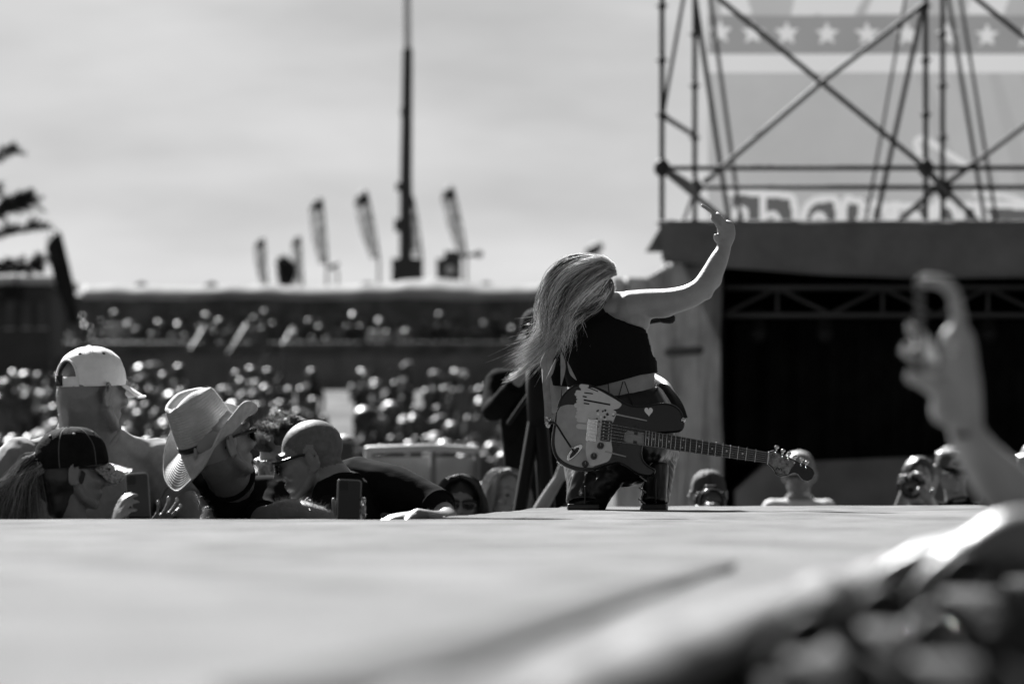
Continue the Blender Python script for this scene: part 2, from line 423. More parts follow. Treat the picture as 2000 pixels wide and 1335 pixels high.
for px, y0_, y1_ in ((372, 682, 640), (446, 690, 632), (552, 672, 640)):
    g = Geo(); a = P(px, y0_, TD - 3.5); b = P(px + (y0_ - y1_) * .62, y1_, TD - 2.6); g.tube([a, b], .026, 8); mk('stair_handrail', g, 'rail_pale', terr)
    g = Geo(); g.box((a.x - .03, a.y - .03, gz(0, a.y)), (a.x + .03, a.y + .03, a.z)); mk('handrail_post', g, 'rail_metal', terr, smooth=False)
# low pale wall in front of the terrace
lw = empty('low_wall', (tx(500, 122), 122, gz(0, 122)), 'low pale wall running below the dark terrace', 'wall')
for i in range(16):
    x0 = tx(-60 + 72 * i, 122); g = Geo(); g.box((x0 + .01, 122, gz(0, 122) - .2), (x0 + 72 * PM(122) - .01, 122.2, tz(692 + (i * 7) % 5, 122))); mk('wall_panel', g, 'concrete', lw, smooth=False)

# pale-roofed grey building at the far left
bl = empty('grey_building', (tx(20, 120), 120, gz(0, 120)), 'grey building with a bright roof edge beside the tall dark flag', 'building')
g = Geo(); g.box((tx(-260, 120), 120, gz(0, 120) - .2), (tx(96, 120), 124, tz(556, 120))); mk('wall', g, 'grey_wall', bl, smooth=False)
g = Geo(); g.box((tx(-270, 120), 119.7, tz(556, 120) + .004), (tx(122, 120), 124.4, tz(541, 120))); mk('roof', g, 'white_paint', bl, smooth=False)
for px in (10, 44, 74):
    g = Geo(); g.box((tx(px, 120), 119.93, tz(640, 120)), (tx(px + 18, 120), 119.997, tz(590, 120))); w_ = mk('window', g, 'dark_wall', bl, smooth=False)
    g = Geo(); g.box((tx(px - 2, 120), 119.9, tz(643, 120)), (tx(px + 20, 120), 119.925, tz(640.5, 120))); mk('sill', g, 'white_paint', w_, smooth=False)

# ------------------------------------------------------------------ mast, flags and cabins beyond the terrace
MD = 150.0
ms = empty('telescopic_mast', (tx(791, MD), MD, gz(0, MD)), 'tall telescopic mast, dark below and pale at its thin top, beyond the terrace', 'mast')
def vt(g, px, py0, py1, r0, r1, d, seg=14):
    a = P(px[0], py0, d); b = P(px[1], py1, d); g.tube([a, a.lerp(b, .5), b], [r0, (r0 + r1) / 2, r1], seg)
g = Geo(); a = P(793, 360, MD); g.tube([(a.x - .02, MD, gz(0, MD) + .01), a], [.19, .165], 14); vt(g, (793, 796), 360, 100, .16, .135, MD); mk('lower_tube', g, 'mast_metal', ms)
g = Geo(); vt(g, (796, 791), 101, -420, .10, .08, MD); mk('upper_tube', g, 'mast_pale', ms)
for py in (218, 310):
    g = Geo(); vt(g, (793, 793), py + 6, py - 6, .15, .15, MD); mk('collar', g, 'mast_metal', ms)
g = Geo(); a = P(781, 440, MD); g.box((a.x - .14, MD - .2, a.z - .16), (a.x + .1, MD + .2, a.z + .16)); mk('winch_box', g, 'mast_metal', ms, smooth=False)
g = Geo(); a = P(783, 365, MD); g.box((a.x - .13, MD - .15, a.z - .1), (a.x + .1, MD + .15, a.z + .1)); mk('bracket', g, 'mast_metal', ms, smooth=False)
g = Geo(); a = P(766, 547, MD); b = P(822, 506, MD); g.box((a.x, MD - .6, gz(0, MD)), (b.x, MD + .6, b.z)); mk('base_cabinet', g, 'grey_wall', ms, smooth=False)

def feather_flag(px, top, bot, lean, w, mname, label, d=MD, hw=None, dark_top=True, grp='feather flags flying above the terrace roof'):
    a = P(px, top, d); r = empty('feather_flag', (P(px + lean, bot, d).x, d, gz(0, d)), label, 'flag', grp)
    H = a.z - P(px, bot, d).z; base = P(px + lean, bot, d)
    def edge(t): return Vector((base.x + (a.x - base.x) * t ** 1.25, d, base.z + H * t))
    path = [Vector((base.x, d, gz(0, d)))] + [edge(t) for t in np.linspace(0, .97, 9)] + [Vector((a.x - w * .25, d, a.z)), Vector((a.x - w * .75, d, a.z - w * .55))]
    g = Geo(); g.tube(path, [.035 - .0015 * i for i in range(len(path))], 6); mk('pole', g, 'mast_metal', r)
    def fab(u, v):
        t = .04 + .94 * v; e = edge(t); ww = w * min(1, ((1.02 - t) * 7) ** .5) * min(1, .55 + t)
        return (e.x - ww * u + .01, d + .05 * math.sin(u * 5 + t * 9), e.z - .28 * w * u * (1 if t > .8 else t))
    n1 = Geo().grid(fab, 7, 30)
    o = mk('banner', n1, [mname, 'flag_dark'], r); add_mod(o, 'SOLIDIFY', thickness=.006)
    if dark_top:
        zc = np.array([p.center[2] for p in o.data.polygons]) + r.location.z
        o.data.polygons.foreach_set('material_index', (zc > a.z - H * .2).astype(np.int32))
    return r
feather_flag(516, 463, 560, 5, .28, 'flag_print', 'short feather flag with dark tip beside the little dark bush')
feather_flag(586, 459, 560, 5, .24, 'flag_print', 'narrow short feather flag with dark tip right of the bush')
feather_flag(629, 384, 520, 10, .36, 'flag_print', 'tall feather flag with large dark top and pale printed body')
feather_flag(716, 371, 510, 24, .38, 'flag_print', 'tall leaning grey feather flag printed along its whole length')
feather_flag(806, 380, 505, 18, .34, 'flag_print', 'dark feather flag standing directly against the tall mast')
feather_flag(884, 362, 500, 26, .36, 'flag_print', 'tall leaning feather flag above the dark cabin')
feather_flag(116, 449, 640, 40, .34, 'flag_dark', 'big plain black feather flag beside the grey building', d=112, dark_top=False)
# stray pennant end and small cabin
cb = empty('lookout_cabin', (tx(878, MD + 2), MD + 2, gz(0, MD)), 'small dark lookout cabin with round badge above the terrace roof', 'cabin')
g = Geo(); a = P(853, 545, MD + 2); b = P(900, 506, MD + 2); g.box((a.x, MD + 1.6, a.z), (b.x, MD + 2.6, b.z)); mk('cabin_wall', g, 'grey_wall', cb, smooth=False)
g = Geo(); a = P(868, 505.5, MD + 2); b = P(902, 491, MD + 2); g.box((a.x, MD + 1.7, a.z), (b.x, MD + 2.4, b.z)); mk('upper_box', g, 'dark_wall', cb, smooth=False)
g = Geo(); c = P(879, 527, MD + 1.58); g.tube([c, c + Vector((0, -.02, 0))], .13, 16); mk('round_badge', g, 'mast_pale', cb)
g = Geo(); a = P(900, 500, MD + 2); b = P(935, 496, MD + 2); g.tube([a, b], .05, 8); g.ell(b, (.12, .1, .1)); mk('side_lamp', g, 'dark_wall', cb)
g = Geo(); a = P(867, 545, MD + 2.2); g.box((a.x - .1, MD + 2, gz(0, MD)), (a.x + .1, MD + 2.3, a.z)); mk('leg', g, 'post_dark', cb, smooth=False)
# lamp on a bent arm, round sign, far domes
for px, py, r_, lab in ((652, 520, .13, 'small drooping lamp head on a bent pole beside the tall flags'), (1160, 488, .25, 'round dark dish on a pole above the terrace roof')):
    c = P(px, py, MD + 4); t = empty('pole_lamp' if px < 700 else 'round_dish', (c.x, MD + 4, gz(0, MD)), lab, 'lamp' if px < 700 else 'dish')
    g = Geo(); g.tube([(c.x + .1, MD + 4, gz(0, MD)), (c.x + .1, MD + 4, c.z - .15), c], .03, 8); mk('pole', g, 'mast_metal', t)
    g = Geo(); g.tube([c + Vector((-.02, -.06, 0)), c + Vector((.03, .05, .04))], [(r_ * 1.1, r_ * .6)] * 2, 18, ref=(.9, 0, .5)); mk('head', g, 'speaker_black', t)
    if px > 700:
        g = Geo(); q = c + Vector((-.02, -.09, 0)); g.tube([q, q + Vector((0, -.01, 0))], [(r_ * .75, r_ * .35)] * 2, 16, ref=(.9, 0, .5)); mk('face_plate', g, 'steel_tube_pale', t)
for i, px in enumerate((275, 412, 716, 948)):
    c = P(px, 560, TD + 3); g = Geo(); g.ell((c.x, TD + 3, c.z - .02), (.17, .17, .16), nu=14, nv=8); g.tube([(c.x, TD + 3, c.z - .3), (c.x, TD + 3, c.z)], .1, 10)
    mk('roof_vent', g, 'dark_wall', terr)
# little bush on the skyline
def leaf_cloud(g, c, rad, n, size, seed, squash=1.0):
    rg = np.random.default_rng(seed); V = []; Fc = []
    for i in range(n):
        v = rg.normal(0, 1, 3); v /= np.linalg.norm(v); q = np.asarray(c) + v * np.asarray(rad) * (rg.random() ** .45) * (1 + .35 * noise.noise(tuple(v * 2.1 + seed)))
        a = nrm(rg.normal(0, 1, 3)); b = nrm(np.cross(a, rg.normal(0, 1, 3))); s = size * (.6 + .8 * rg.random())
        b0 = len(V); V += [q - a * s, q + b * s * .45, q + a * s, q - b * s * .45]; Fc.append((b0, b0 + 1, b0 + 2, b0 + 3))
    g.add(V, Fc)
bs = empty('bush', (tx(560, MD - 4), MD - 4, gz(0, MD)), 'little dark bushy tree on the skyline between two short flags', 'tree')
g = Geo(); c = P(560, 540, MD - 4); g.tube([(c.x, MD - 4, gz(0, MD)), c, c + Vector((.03, 0, .3))], [.08, .06, .03], 8); mk('trunk', g, 'bark', bs)
g = Geo(); leaf_cloud(g, P(560, 533, MD - 4), (.26, .26, .36), 700, .07, 4); leaf_cloud(g, P(553, 515, MD - 4), (.16, .2, .22), 300, .06, 5); mk('crown', g, 'leaf', bs)

# ------------------------------------------------------------------ conifer reaching in from the left
PD = 95.0
pt = empty('pine_tree', (P(-70, 0, PD).x, PD, gz(0, PD)), 'dark pine reaching its needle branches in from the frame edge above the grey building', 'tree')
bx0 = P(-70, 0, PD).x
g = Geo(); g.tube([(bx0, PD, gz(0, PD) - .1), (bx0 + .05, PD, 5), (bx0, PD, P(0, 300, PD).z)], [.22, .16, .07], 10); mk('trunk', g, 'bark', pt)
def bough(px0, py0, px1, py1, up, dens, seed, thick):
    rg = np.random.default_rng(seed); a = P(px0, py0, PD); b = P(px1, py1, PD)
    m_ = a.lerp(b, .55) + Vector((0, 0, -up)); path = spline([tuple(a), tuple(m_), tuple(b)], 14)
    g = Geo(); g.tube(path, np.linspace(.05, .012, 14), 6); mk('branch', g, 'bark', pt)
    V = []; Fc = []
    for i in range(max(8, dens // 26)):
        t = .15 + .85 * rg.random() ** .8; q0 = path[min(13, int(t * 13.99))] + np.array([rg.normal(0, .05), rg.normal(0, .12), rg.random() ** 1.4 * thick])
        ax_ = nrm(np.array([.8 + rg.normal(0, .4), rg.normal(0, .5), .35 + rg.normal(0, .45)])); L_ = .10 + .16 * rg.random()
        for j in range(46):
            q = q0 + ax_ * L_ * rg.random(); dr = nrm(ax_ * .7 + rg.normal(0, .6, 3)); s = .05 + .09 * rg.random(); w = np.cross(dr, [0, 1, 0]) * .010
            b0 = len(V); V += [q - w, q + w, q + dr * s]; Fc.append((b0, b0 + 1, b0 + 2))
    mk('needles', (np.array(V), Fc), 'needles', pt)
bough(-70, 440, 56, 396, .03, 1700, 1, .22); bough(-70, 478, 68, 448, -.02, 700, 2, .05); bough(-70, 534, 88, 524, .02, 1500, 3, .16)
bough(-70, 330, 22, 300, .02, 500, 5, .1); bough(-70, 400, -20, 380, .02, 900, 6, .12); bough(-70, 580, 30, 575, .02, 900, 7, .1)

# ------------------------------------------------------------------ the second stage on the right: fascia, curtain, truss, drapes
SD = 53.0
sx = lambda px, d=SD: (px - 1000) / F * d
sz = lambda py, d=SD: ZC + (HY - py) / F * d
g0 = gz(0, SD)
s2 = empty('side_stage', (sx(1750), SD, g0), 'second stage with grey fascia and black open front beneath the scaffold', 'stage')
def fascia_fn(u, v):
    x = sx(1288) + (sx(2500) - sx(1288)) * u; px = 1000 + x / SD * F
    bot = np.interp(px, [1288, 1400, 1600, 1800, 2000, 2500], [514, 528, 543, 550, 547, 545]); py = 441 + (bot - 441) * v
    return (x, SD - .78 + .035 * noise.noise((x * 1.3, v * 2, 0)) + .02 * math.sin(x * 6 + v * 3), sz(py))
o = mk('fascia', Geo().grid(fascia_fn, 60, 8), 'tarp', s2); add_mod(o, 'SOLIDIFY', thickness=.02)
g = Geo(); g.tube([(sx(1288), SD - .76, sz(441)), (sx(2500), SD - .76, sz(441))], .02, 8); mk('fascia_hem', g, 'tarp', s2)
g = Geo(); g.box((sx(1290), SD - .74, sz(443)), (sx(2500), SD + 6, sz(437))); mk('roof_sheet', g, 'tarp', s2, smooth=False)
# curtain with folds at the left corner
def cur_fn(u, v):
    px = 1196 + (1406 - 1196) * u
    top = np.interp(px, [1196, 1262, 1285, 1308, 1400], [547, 546, 530, 516, 522]); bot = 1040
    fold_ = .11 * math.sin(u * 27 + 1.6 * math.sin(v * 2.4 + u * 3)) * (.35 + .65 * v) + .10 * noise.noise((u * 7, v * 2.6, 0)) + .04 * noise.noise((u * 19, v * 5.0, 2))
    return (sx(px) + .012 * math.sin(v * 9 + u * 20), SD - .1 - .5 * (1 - u) + fold_, max(g0 + .01, sz(top + (bot - top) * v)))
o = mk('side_curtain', Geo().grid(cur_fn, 110, 40), 'tarp_pale', s2); add_mod(o, 'SOLIDIFY', thickness=.012)
g = Geo(); g.tube([P(1306, 688, SD - .5), P(1366, 684, SD - .35)], .04, 8); mk('tie_bar', g, 'steel_tube_pale', s2)
g = Geo(); g.box((sx(1330), SD + 5.5, g0 + .01), (sx(2560), SD + 5.6, sz(438))); mk('back_drape', g, 'black_drape', s2, smooth=False)
def wing_fn(u, v): return (sx(1408) + .05 * math.sin(u * 30), SD + .1 + 5.3 * u, g0 + .02 + (sz(446) - g0) * v)
mk('wing_drape', Geo().grid(wing_fn, 60, 6), 'black_drape', s2)
def wing2_fn(u, v): return (sx(2480) + .05 * math.sin(u * 30), SD + .1 + 5.3 * u, g0 + .02 + (sz(446) - g0) * v)
mk('wing_drape', Geo().grid(wing2_fn, 60, 6), 'black_drape', s2)
def leg_fn(u, v):      # black front border drape
    px = 1408 + 1100 * u; py = np.interp(px, [1408, 1700, 2000], [905, 893, 880]); return (sx(px), SD + 1.6 + .05 * math.sin(u * 110) + .04 * noise.noise((u * 40, v, 0)), sz(618 + (py - 618) * v))
mk('front_drape', Geo().grid(leg_fn, 220, 8), 'black_drape', s2)
g = Geo(); a = P(1502, 902, SD + .3); b = P(1438, 1010, SD + .3)
g.prism([(sx(1440), SD + .2, g0 + .01), (sx(1438), SD + .2, sz(958)), (sx(1500), SD + .2, sz(904)), (sx(1750), SD + .2, sz(893)), (sx(2560), SD + .2, sz(876)), (sx(2560), SD + .2, g0 + .01)], (0, 1.2, 0))
mk('deck_skirt', g, 'tarp', s2, smooth=False)
tr_y = SD + .6
for py, r_ in ((556, .028), (611, .028)):
    for dy in (0, .32):
        g = Geo(); g.tube([(sx(1404), tr_y + dy, sz(py)), (sx(2520), tr_y + dy, sz(py))], r_, 8); mk('truss_chord', g, 'truss_metal', s2)
xs_ = list(range(1420, 2520, 104))
for i, px in enumerate(xs_[:-1]):
    up = i % 2 == 0
    g = Geo(); g.tube([(sx(px), tr_y, sz(609 if up else 558)), (sx(px + 104), tr_y, sz(558 if up else 609))], .018, 6); mk('truss_diagonal', g, 'truss_metal', s2)
    if up:
        g = Geo(); g.tube([(sx(px + 104), tr_y, sz(556)), (sx(px + 104), tr_y, sz(611))], .014, 6); mk('truss_post', g, 'truss_metal', s2)
for px in (1480, 1610, 1790, 1930):
    g = Geo(); c = P(px, 636, SD + .8); g.tube([c + Vector((0, 0, .12)), c, c + Vector((0, -.08, -.08))], [.05, .07, .085], 12); g.tube([c + Vector((0, 0, .1)), (c.x, SD + .6, sz(611))], .012, 6); mk('stage_lamp', g, 'speaker_black', s2)

# ------------------------------------------------------------------ scaffold above it
sc = empty('scaffold', (sx(1560), SD + 1.2, g0), 'steel tube scaffold on the stage roof with cross braces in front of the star banner', 'scaffold')
FD, RD = SD - .6, SD + 2.0
def W(px, py, d): return P(px, py, d)
def bar(name, a, b, r_=.0242, m='steel_tube', seg=10):
    g = Geo(); g.tube([a, b], r_, seg); return mk(name, g, m, sc)
def standard(px, d, ytop=-180, roset=None):
    a = W(px, ytop, d); g = Geo(); g.tube([(a.x, d, sz(437) + .003), a], .0242, 12); s_ = mk('standard', g, 'steel_tube', sc)
    step = .5; z0 = W(px, roset, d).z
    for i in range(-8, 8):
        z = z0 + i * step
        if sz(455) < z < a.z:
            g = Geo(); g.tube([(a.x, d, z - .006), (a.x, d, z + .006)], .058, 12, caps=False); g.tube([(a.x, d, z - .035), (a.x, d, z + .035)], .031, 10, caps=False); mk('rosette', g, 'steel_tube', s_)
    return s_
standard(1293, FD, roset=118); standard(1808, FD, roset=118); standard(2326, FD, roset=118)
standard(1357, RD, roset=168); standard(1841, RD, roset=168); standard(2330, RD, roset=168)
for y in (328, -205):
    bar('ledger', W(1285, y, FD), W(2330, y, FD)); 
bar('ledger', W(1350, 366, RD), W(2334, 366, RD)); bar('ledger', W(1350, -160, RD), W(2334, -160, RD))
bar('transom', W(1293, 225, FD), W(1357, 265, RD)); bar('transom', W(1293, 328, FD), W(1357, 366, RD), .034); bar('transom', W(1808, 328, FD), W(1841, 366, RD), .034)
bar('brace', W(1395, -10, FD + .1), W(1806, 326, FD - .06)); bar('brace', W(1860, -40, FD + .1), W(2320, 330, FD - .06))
bar('brace', W(1806, 8, FD - .06), W(1600, 165, FD - .06)); bar('brace', W(1605, 160, FD - .005), W(1378, 354, FD + .3), .027, 'steel_tube_pale')
bar('brace', W(2320, 8, FD - .06), W(1832, 372, RD - .06))
bar('brace', W(1352, -40, FD + .5), W(1425, 440, RD + .4)); bar('brace', W(1345, -60, FD), W(1295, 222, FD + .06), .018, 'steel_tube_pale')
bar('brace', W(1801, 20, FD + .4), W(1709, 440, RD + .5)); bar('brace', W(1775, -40, FD + 1), W(1690, 440, RD + 1), .014, 'steel_tube_pale')
bar('brace', W(1846, -40, RD + .3), W(1925, 440, RD + 1.4), .02, 'steel_tube_pale'); bar('brace', W(1870, -40, RD + .4), W(1948, 440, RD + 1.2), .016)
bar('brace', W(1382, -40, RD + .4), W(1448, 440, RD + 1.2), .02, 'steel_tube_pale')
bar('brace', W(1810, 334, FD + .07), W(1930, 452, FD + .6)); bar('brace', W(1835, 362, RD - .05), W(1740, 446, RD + .5)); bar('brace', W(1297, 332, FD + .07), W(1428, 440, RD - .2), .03)
bar('brace', W(1357, 372, RD), W(1330, 446, RD + .3), .016, 'steel_tube_pale')
for px, py, d in ((1293, 328, FD), (1357, 366, RD), (1808, 328, FD), (1841, 366, RD), (1846, 372, RD - .06)):
    c = W(px, py, d); g = Geo(); g.ell(c, (.075, .07, .085), nu=10, nv=8); g.box((c.x - .05, d - .08, c.z - .05), (c.x + .05, d - .02, c.z + .05)); mk('coupler', g, 'steel_tube', sc)

# ------------------------------------------------------------------ printed banner hung behind the scaffold
BD = SD + 4.2
BX = lambda px: (px - 1000) / F * BD
bn = empty('star_banner', (BX(1750), BD, sz(441, BD)), 'large translucent printed banner with a row of stars and outlined lettering', 'banner')
def seg_d2(X, Y, pts):
    p = spline(pts, 4 * len(pts)); best = np.full(X.shape, 1e9)
    for (x0, y0), (x1, y1) in zip(p[:-1], p[1:]):
        dx, dy = x1 - x0, y1 - y0; t = np.clip(((X - x0) * dx + (Y - y0) * dy) / (dx * dx + dy * dy + 1e-9), 0, 1)
        best = np.minimum(best, (X - x0 - t * dx) ** 2 + (Y - y0 - t * dy) ** 2)
    return best
def in_poly(X, Y, pts):
    r_ = np.zeros(X.shape, bool); n_ = len(pts)
    for i in range(n_):
        (x0, y0), (x1, y1) = pts[i], pts[(i + 1) % n_]
        r_ ^= ((y0 > Y) != (y1 > Y)) & (X < (x1 - x0) * (Y - y0) / (y1 - y0 + 1e-12) + x0)
    return r_
nu_, nv_ = 330, 240; ux = np.linspace(1383, 2420, nu_); uy = np.linspace(-120, 500, nv_)
X, Y = np.meshgrid((ux[:-1] + ux[1:]) / 2, (uy[:-1] + uy[1:]) / 2); MI = np.zeros(X.shape, np.int32)
for x in (1790, 1860, 1930, 1995, 2075): MI[in_poly(X, Y, [(x, 142), (x + 22, 142), (x + 110, 420), (x + 70, 420)])] = 4
MI[(Y > 30) & (Y < 105)] = 1; MI[(Y >= 105) & (Y < 141)] = 2
for i in range(14):
    cx, cy = (1407, 63) if i == 0 else (1470, 64) if i == 1 else (1537 + 78.2 * (i - 2), 64 + i * .8)
    MI[in_poly(X, Y, [(cx + (25 if q % 2 == 0 else 11) * math.sin(q * math.pi / 5), cy - (25 if q % 2 == 0 else 11) * math.cos(q * math.pi / 5)) for q in range(10)])] = 2
for pts in ([(1545, 30), (1590, 30), (1660, 0), (1640, -60), (1560, -40)], [(1600, 30), (1668, 30), (1720, -60), (1650, -60)], [(1690, 29), (1760, 29), (1800, -60), (1730, -60)], [(1890, 29), (1960, 29), (1990, -60), (1900, -60)], [(1410, 29), (1470, 29), (1440, -60), (1400, -60)]):
    MI[in_poly(X, Y, pts) & (Y < 30)] = 2
for pts in ([(1432, 380), (1545, 380), (1552, 500), (1425, 500)], [(1556, 500), (1580, 395), (1640, 385), (1640, 500)], [(1645, 500), (1655, 390), (1690, 385), (1700, 500)], [(1695, 500), (1712, 395), (1730, 500)], [(1770, 500), (1780, 410), (1810, 400), (1815, 500)], [(1836, 500), (1842, 405), (1860, 405), (1866, 500)], [(1878, 500), (1886, 405), (1905, 405), (1908, 500)], [(1925, 500), (1930, 405), (2320, 405), (2320, 500)]):
    MI[in_poly(X, Y, pts)] = 3
for pts, w in (([(1424, 374), (1470, 376), (1535, 382), (1549, 390), (1552, 420), (1549, 500)], 13), ([(1435, 440), (1437, 412), (1448, 407), (1456, 415), (1458, 450)], 11), ([(1490, 378), (1487, 500)], 12), ([(1492, 424), (1508, 418), (1518, 424), (1520, 460)], 11),
               ([(1560, 500), (1570, 420), (1586, 394), (1612, 388), (1634, 392), (1638, 430), (1638, 500)], 14), ([(1588, 450), (1592, 425), (1600, 419), (1608, 425), (1612, 450)], 12), ([(1648, 500), (1650, 396), (1668, 392), (1684, 396), (1678, 440), (1670, 500)], 13),
               ([(1686, 500), (1698, 410), (1710, 397), (1722, 398), (1734, 430), (1736, 500)], 13), ([(1728, 402), (1760, 402), (1785, 404)], 14), ([(1748, 404), (1746, 500)], 16), ([(1776, 450), (1784, 424), (1792, 420), (1800, 450)], 11), ([(1820, 500), (1820, 405)], 14), ([(1828, 500), (1830, 402), (1836, 398), (1848, 400), (1860, 405), (1868, 430), (1866, 500)], 12),
               ([(1880, 500), (1880, 410), (1890, 400), (1902, 402)], 12), ([(1912, 500), (1910, 408), (1930, 400), (2040, 402)], 15), ([(1912, 400), (1935, 440), (1938, 500)], 12), ([(1905, 378), (1960, 382), (2010, 396)], 9), ([(1795, 300), (1790, 278), (1806, 272), (1850, 300), (1886, 322)], 12)):
    MI[seg_d2(X, Y, pts) < (w / 2) ** 2] = 2
o = mk('printed_cloth', Geo().grid(lambda u, v: (BX(1383 + 1037 * u), BD + .02 * math.sin(u * 13), sz(-120 + 620 * v, BD)), nu_, nv_), ['banner_field', 'banner_band', 'banner_pale', 'banner_ink', 'banner_ray'], bn)
o.data.polygons.foreach_set('material_index', MI.ravel())
# ------------------------------------------------------------------ people: shared builders
mat('skin', .18, .42, .5, var=.12, scale=18, bump=.12, bscale=160)
mat('skin_light', .26, .42, .5, var=.1, scale=18, bump=.12, bscale=160)
mat('skin_pale', .4, .42, .5, var=.1, scale=18, bump=.12, bscale=160)
mat('skin_tan', .15, .42, .5, var=.12, scale=18, bump=.12, bscale=160)
mat('scalp', .105, .6, .3, var=.2, scale=60, bump=.1, bscale=300)
mat('hair_dark', .018, .42, .5)
mat('hair_mid', .07, .4, .5)
mat('hair_light', .3, .4, .5)
mat('hair_blond', .42, .42, .5)
mat('hair_grey', .25, .5, .4)
mat('tee_grey', .21, .9, .1, var=.12, scale=30, bump=.07, bscale=220)
mat('tee_black', .008, .95, .03, var=.2, scale=20, bump=.07, bscale=220)
mat('tee_white', .6, .9, .1, var=.05, scale=20, bump=.25, bscale=120)
mat('tee_mid', .16, .9, .1, var=.1, scale=20, bump=.25, bscale=120)
mat('denim', .05, .9, .1, var=.3, scale=30)
mat('cap_pale', .78, .85, .1, var=.06, scale=30, bump=.2, bscale=260)
mat('cap_black', .011, .9, .05, var=.3, scale=25, bump=.25, bscale=200)
mat('thread_pale', .1, .8, .1)
mat('glitter', .28, .22, .6, var=.8, scale=160, bump=1.0, bscale=190, metal=.4)
mat('straw', .42, .8, .2, var=.18, scale=22, bump=.14, bscale=75, wave='BANDS')
mat('straw_brim', .42, .8, .2, var=.2, scale=24, bump=.05, bscale=44, wave='RINGS')
mat('band_black', .008, .6, .3)
mat('plastic_black', .006, .35, .3)
mat('lens_dark', .006, .06, .6)
mat('phone_glass', .009, .1, .4)
mat('phone_frame', .12, .25, .5, metal=.6)
mat('shoe', .03, .6, .3)
mat('nail', .4, .25, .5)
mat('cam_black', .008, .5, .15)
mat('cam_glass', .01, .03, .7)

def Hm(p, yaw=0, pitch=0, roll=0, s=1.0):
    return Matrix.Translation(p) @ Matrix.Rotation(R(yaw), 4, 'Z') @ Matrix.Rotation(R(pitch), 4, 'X') @ Matrix.Rotation(R(roll), 4, 'Y') @ Matrix.Scale(s, 4)
def L2W(M, v): return M @ Vector(v)

def head_geo(fem=False, ears=True):
    """head in its own frame: origin mid-head, face towards -Y"""
    g = Geo()
    g.ell((0, .016, .034), (.077, .096, .084), nu=22, nv=16)
    g.ell((0, -.022, -.012), (.066, .072, .075), nu=18, nv=12)
    g.ell((0, -.034, -.060), (.052, .054, .052), nu=16, nv=12)
    g.ell((0, -.070, -.096), (.026, .022, .020))                       # chin
    for s in (-1, 1):
        g.tube([(s * .060, .005, -.045), (s * .050, -.03, -.082), (s * .022, -.066, -.100)], [.017, .017, .015], 8)   # jaw line
        g.ell((s * .043, -.070, -.022), (.024, .02, .02))               # cheek bone
        g.ell((s * .030, -.084, .008), (.014, .009, .009))              # eye
        g.tube([(s * .012, -.094, .030), (s * .034, -.090, .036), (s * .056, -.070, .028)], [.009, .010, .008], 8)    # brow
        if ears:
            g.ell((s * .086, .016, -.010), (.008, .021, .034), Matrix.Rotation(R(12), 3, 'X') @ Matrix.Rotation(R(-s * 32), 3, 'Z'))
            c = [(s * (.090 + .004 * math.cos(t) + .012 * math.sin(t)), .018 + .020 * math.sin(t) + .004, -.008 + .036 * math.cos(t)) for t in np.linspace(-.5, 3.4, 10)]
            g.tube(c, .0054, 6); g.ell((s * .083, .006, -.034), (.006, .008, .010))
    g.tube([(0, -.092, .026), (0, -.104, .000), (0, -.116, -.026)], [(.009, .010), (.010, .011), (.014, .012)], 8, ref=(1, 0, 0))
    for s in (-1, 1): g.ell((s * .012, -.104, -.030), (.008, .010, .008))
    g.tube([(-.024, -.082, -.060), (0, -.094, -.057), (.024, -.082, -.060)], [.006, .008, .006], 8)
    g.tube([(-.020, -.082, -.069), (0, -.092, -.070), (.020, -.082, -.069)], [.006, .008, .006], 8)
    if fem: g.V = [v * np.array([.95, .96, .96]) for v in g.V]
    return g

def rot_toward(v, to, ang):
    v = nrm(v); a = to - v * np.dot(v, to); a = nrm(a); return v * math.cos(ang) + a * math.sin(ang)
def hand_geo(g, wrist, direc, normal, thumb_side=1, curl=(.3, .35, .4, .45), s=1.0, spread=.12, thumb=.5, tag=None):
    """palm, four jointed fingers, thumb; returns finger tips"""
    w = np.asarray(tuple(wrist), float); d = nrm(tuple(direc)); n = np.asarray(tuple(normal), float); n = nrm(n - d * np.dot(n, d)); ac = np.cross(d, n) * thumb_side
    kn = w + d * .085 * s
    g.tube([w - d * .02 * s, w + d * .02 * s, w + d * .06 * s, kn], [(.026 * s, .020 * s), (.034 * s, .017 * s), (.040 * s, .015 * s), (.040 * s, .012 * s)], 12, ref=ac, tag=tag)
    tips = []
    for i, (rl, ra, ln, rr) in enumerate(((.086, .031, .074, .0090), (.090, .0105, .082, .0094), (.086, -.0105, .076, .0090), (.078, -.031, .060, .0080))):
        p = w + d * rl * s + ac * ra * s; v = nrm(d + ac * (ra / .031) * spread); pts = [p - v * .015 * s, p]
        for k, f in enumerate((.46, .31, .23)):
            v = rot_toward(v, n, curl[i] * (1.0 if k == 0 else 1.25)); p = p + v * ln * f * s; pts.append(p)
        g.tube(pts, np.array([1.05, 1.05, .98, .92, .80]) * rr * s, 9, n=11, tag=tag); tips.append((pts[-1], nrm(pts[-1] - pts[-2])))
    p = w + d * .022 * s + ac * .026 * s; v = nrm(d * .62 + ac * .75 + n * .25); v2 = rot_toward(v, nrm(d * .8 + n * .6), thumb)
    pts = [p, p + v * .040 * s, p + v * .040 * s + v2 * .032 * s, p + v * .040 * s + v2 * .032 * s + rot_toward(v2, n, .3) * .025 * s]
    g.tube(pts, np.array([.015, .0125, .0105, .0085]) * s, 9, n=9, tag=tag); tips.append((pts[-1], nrm(pts[-1] - pts[-2])))
    return tips

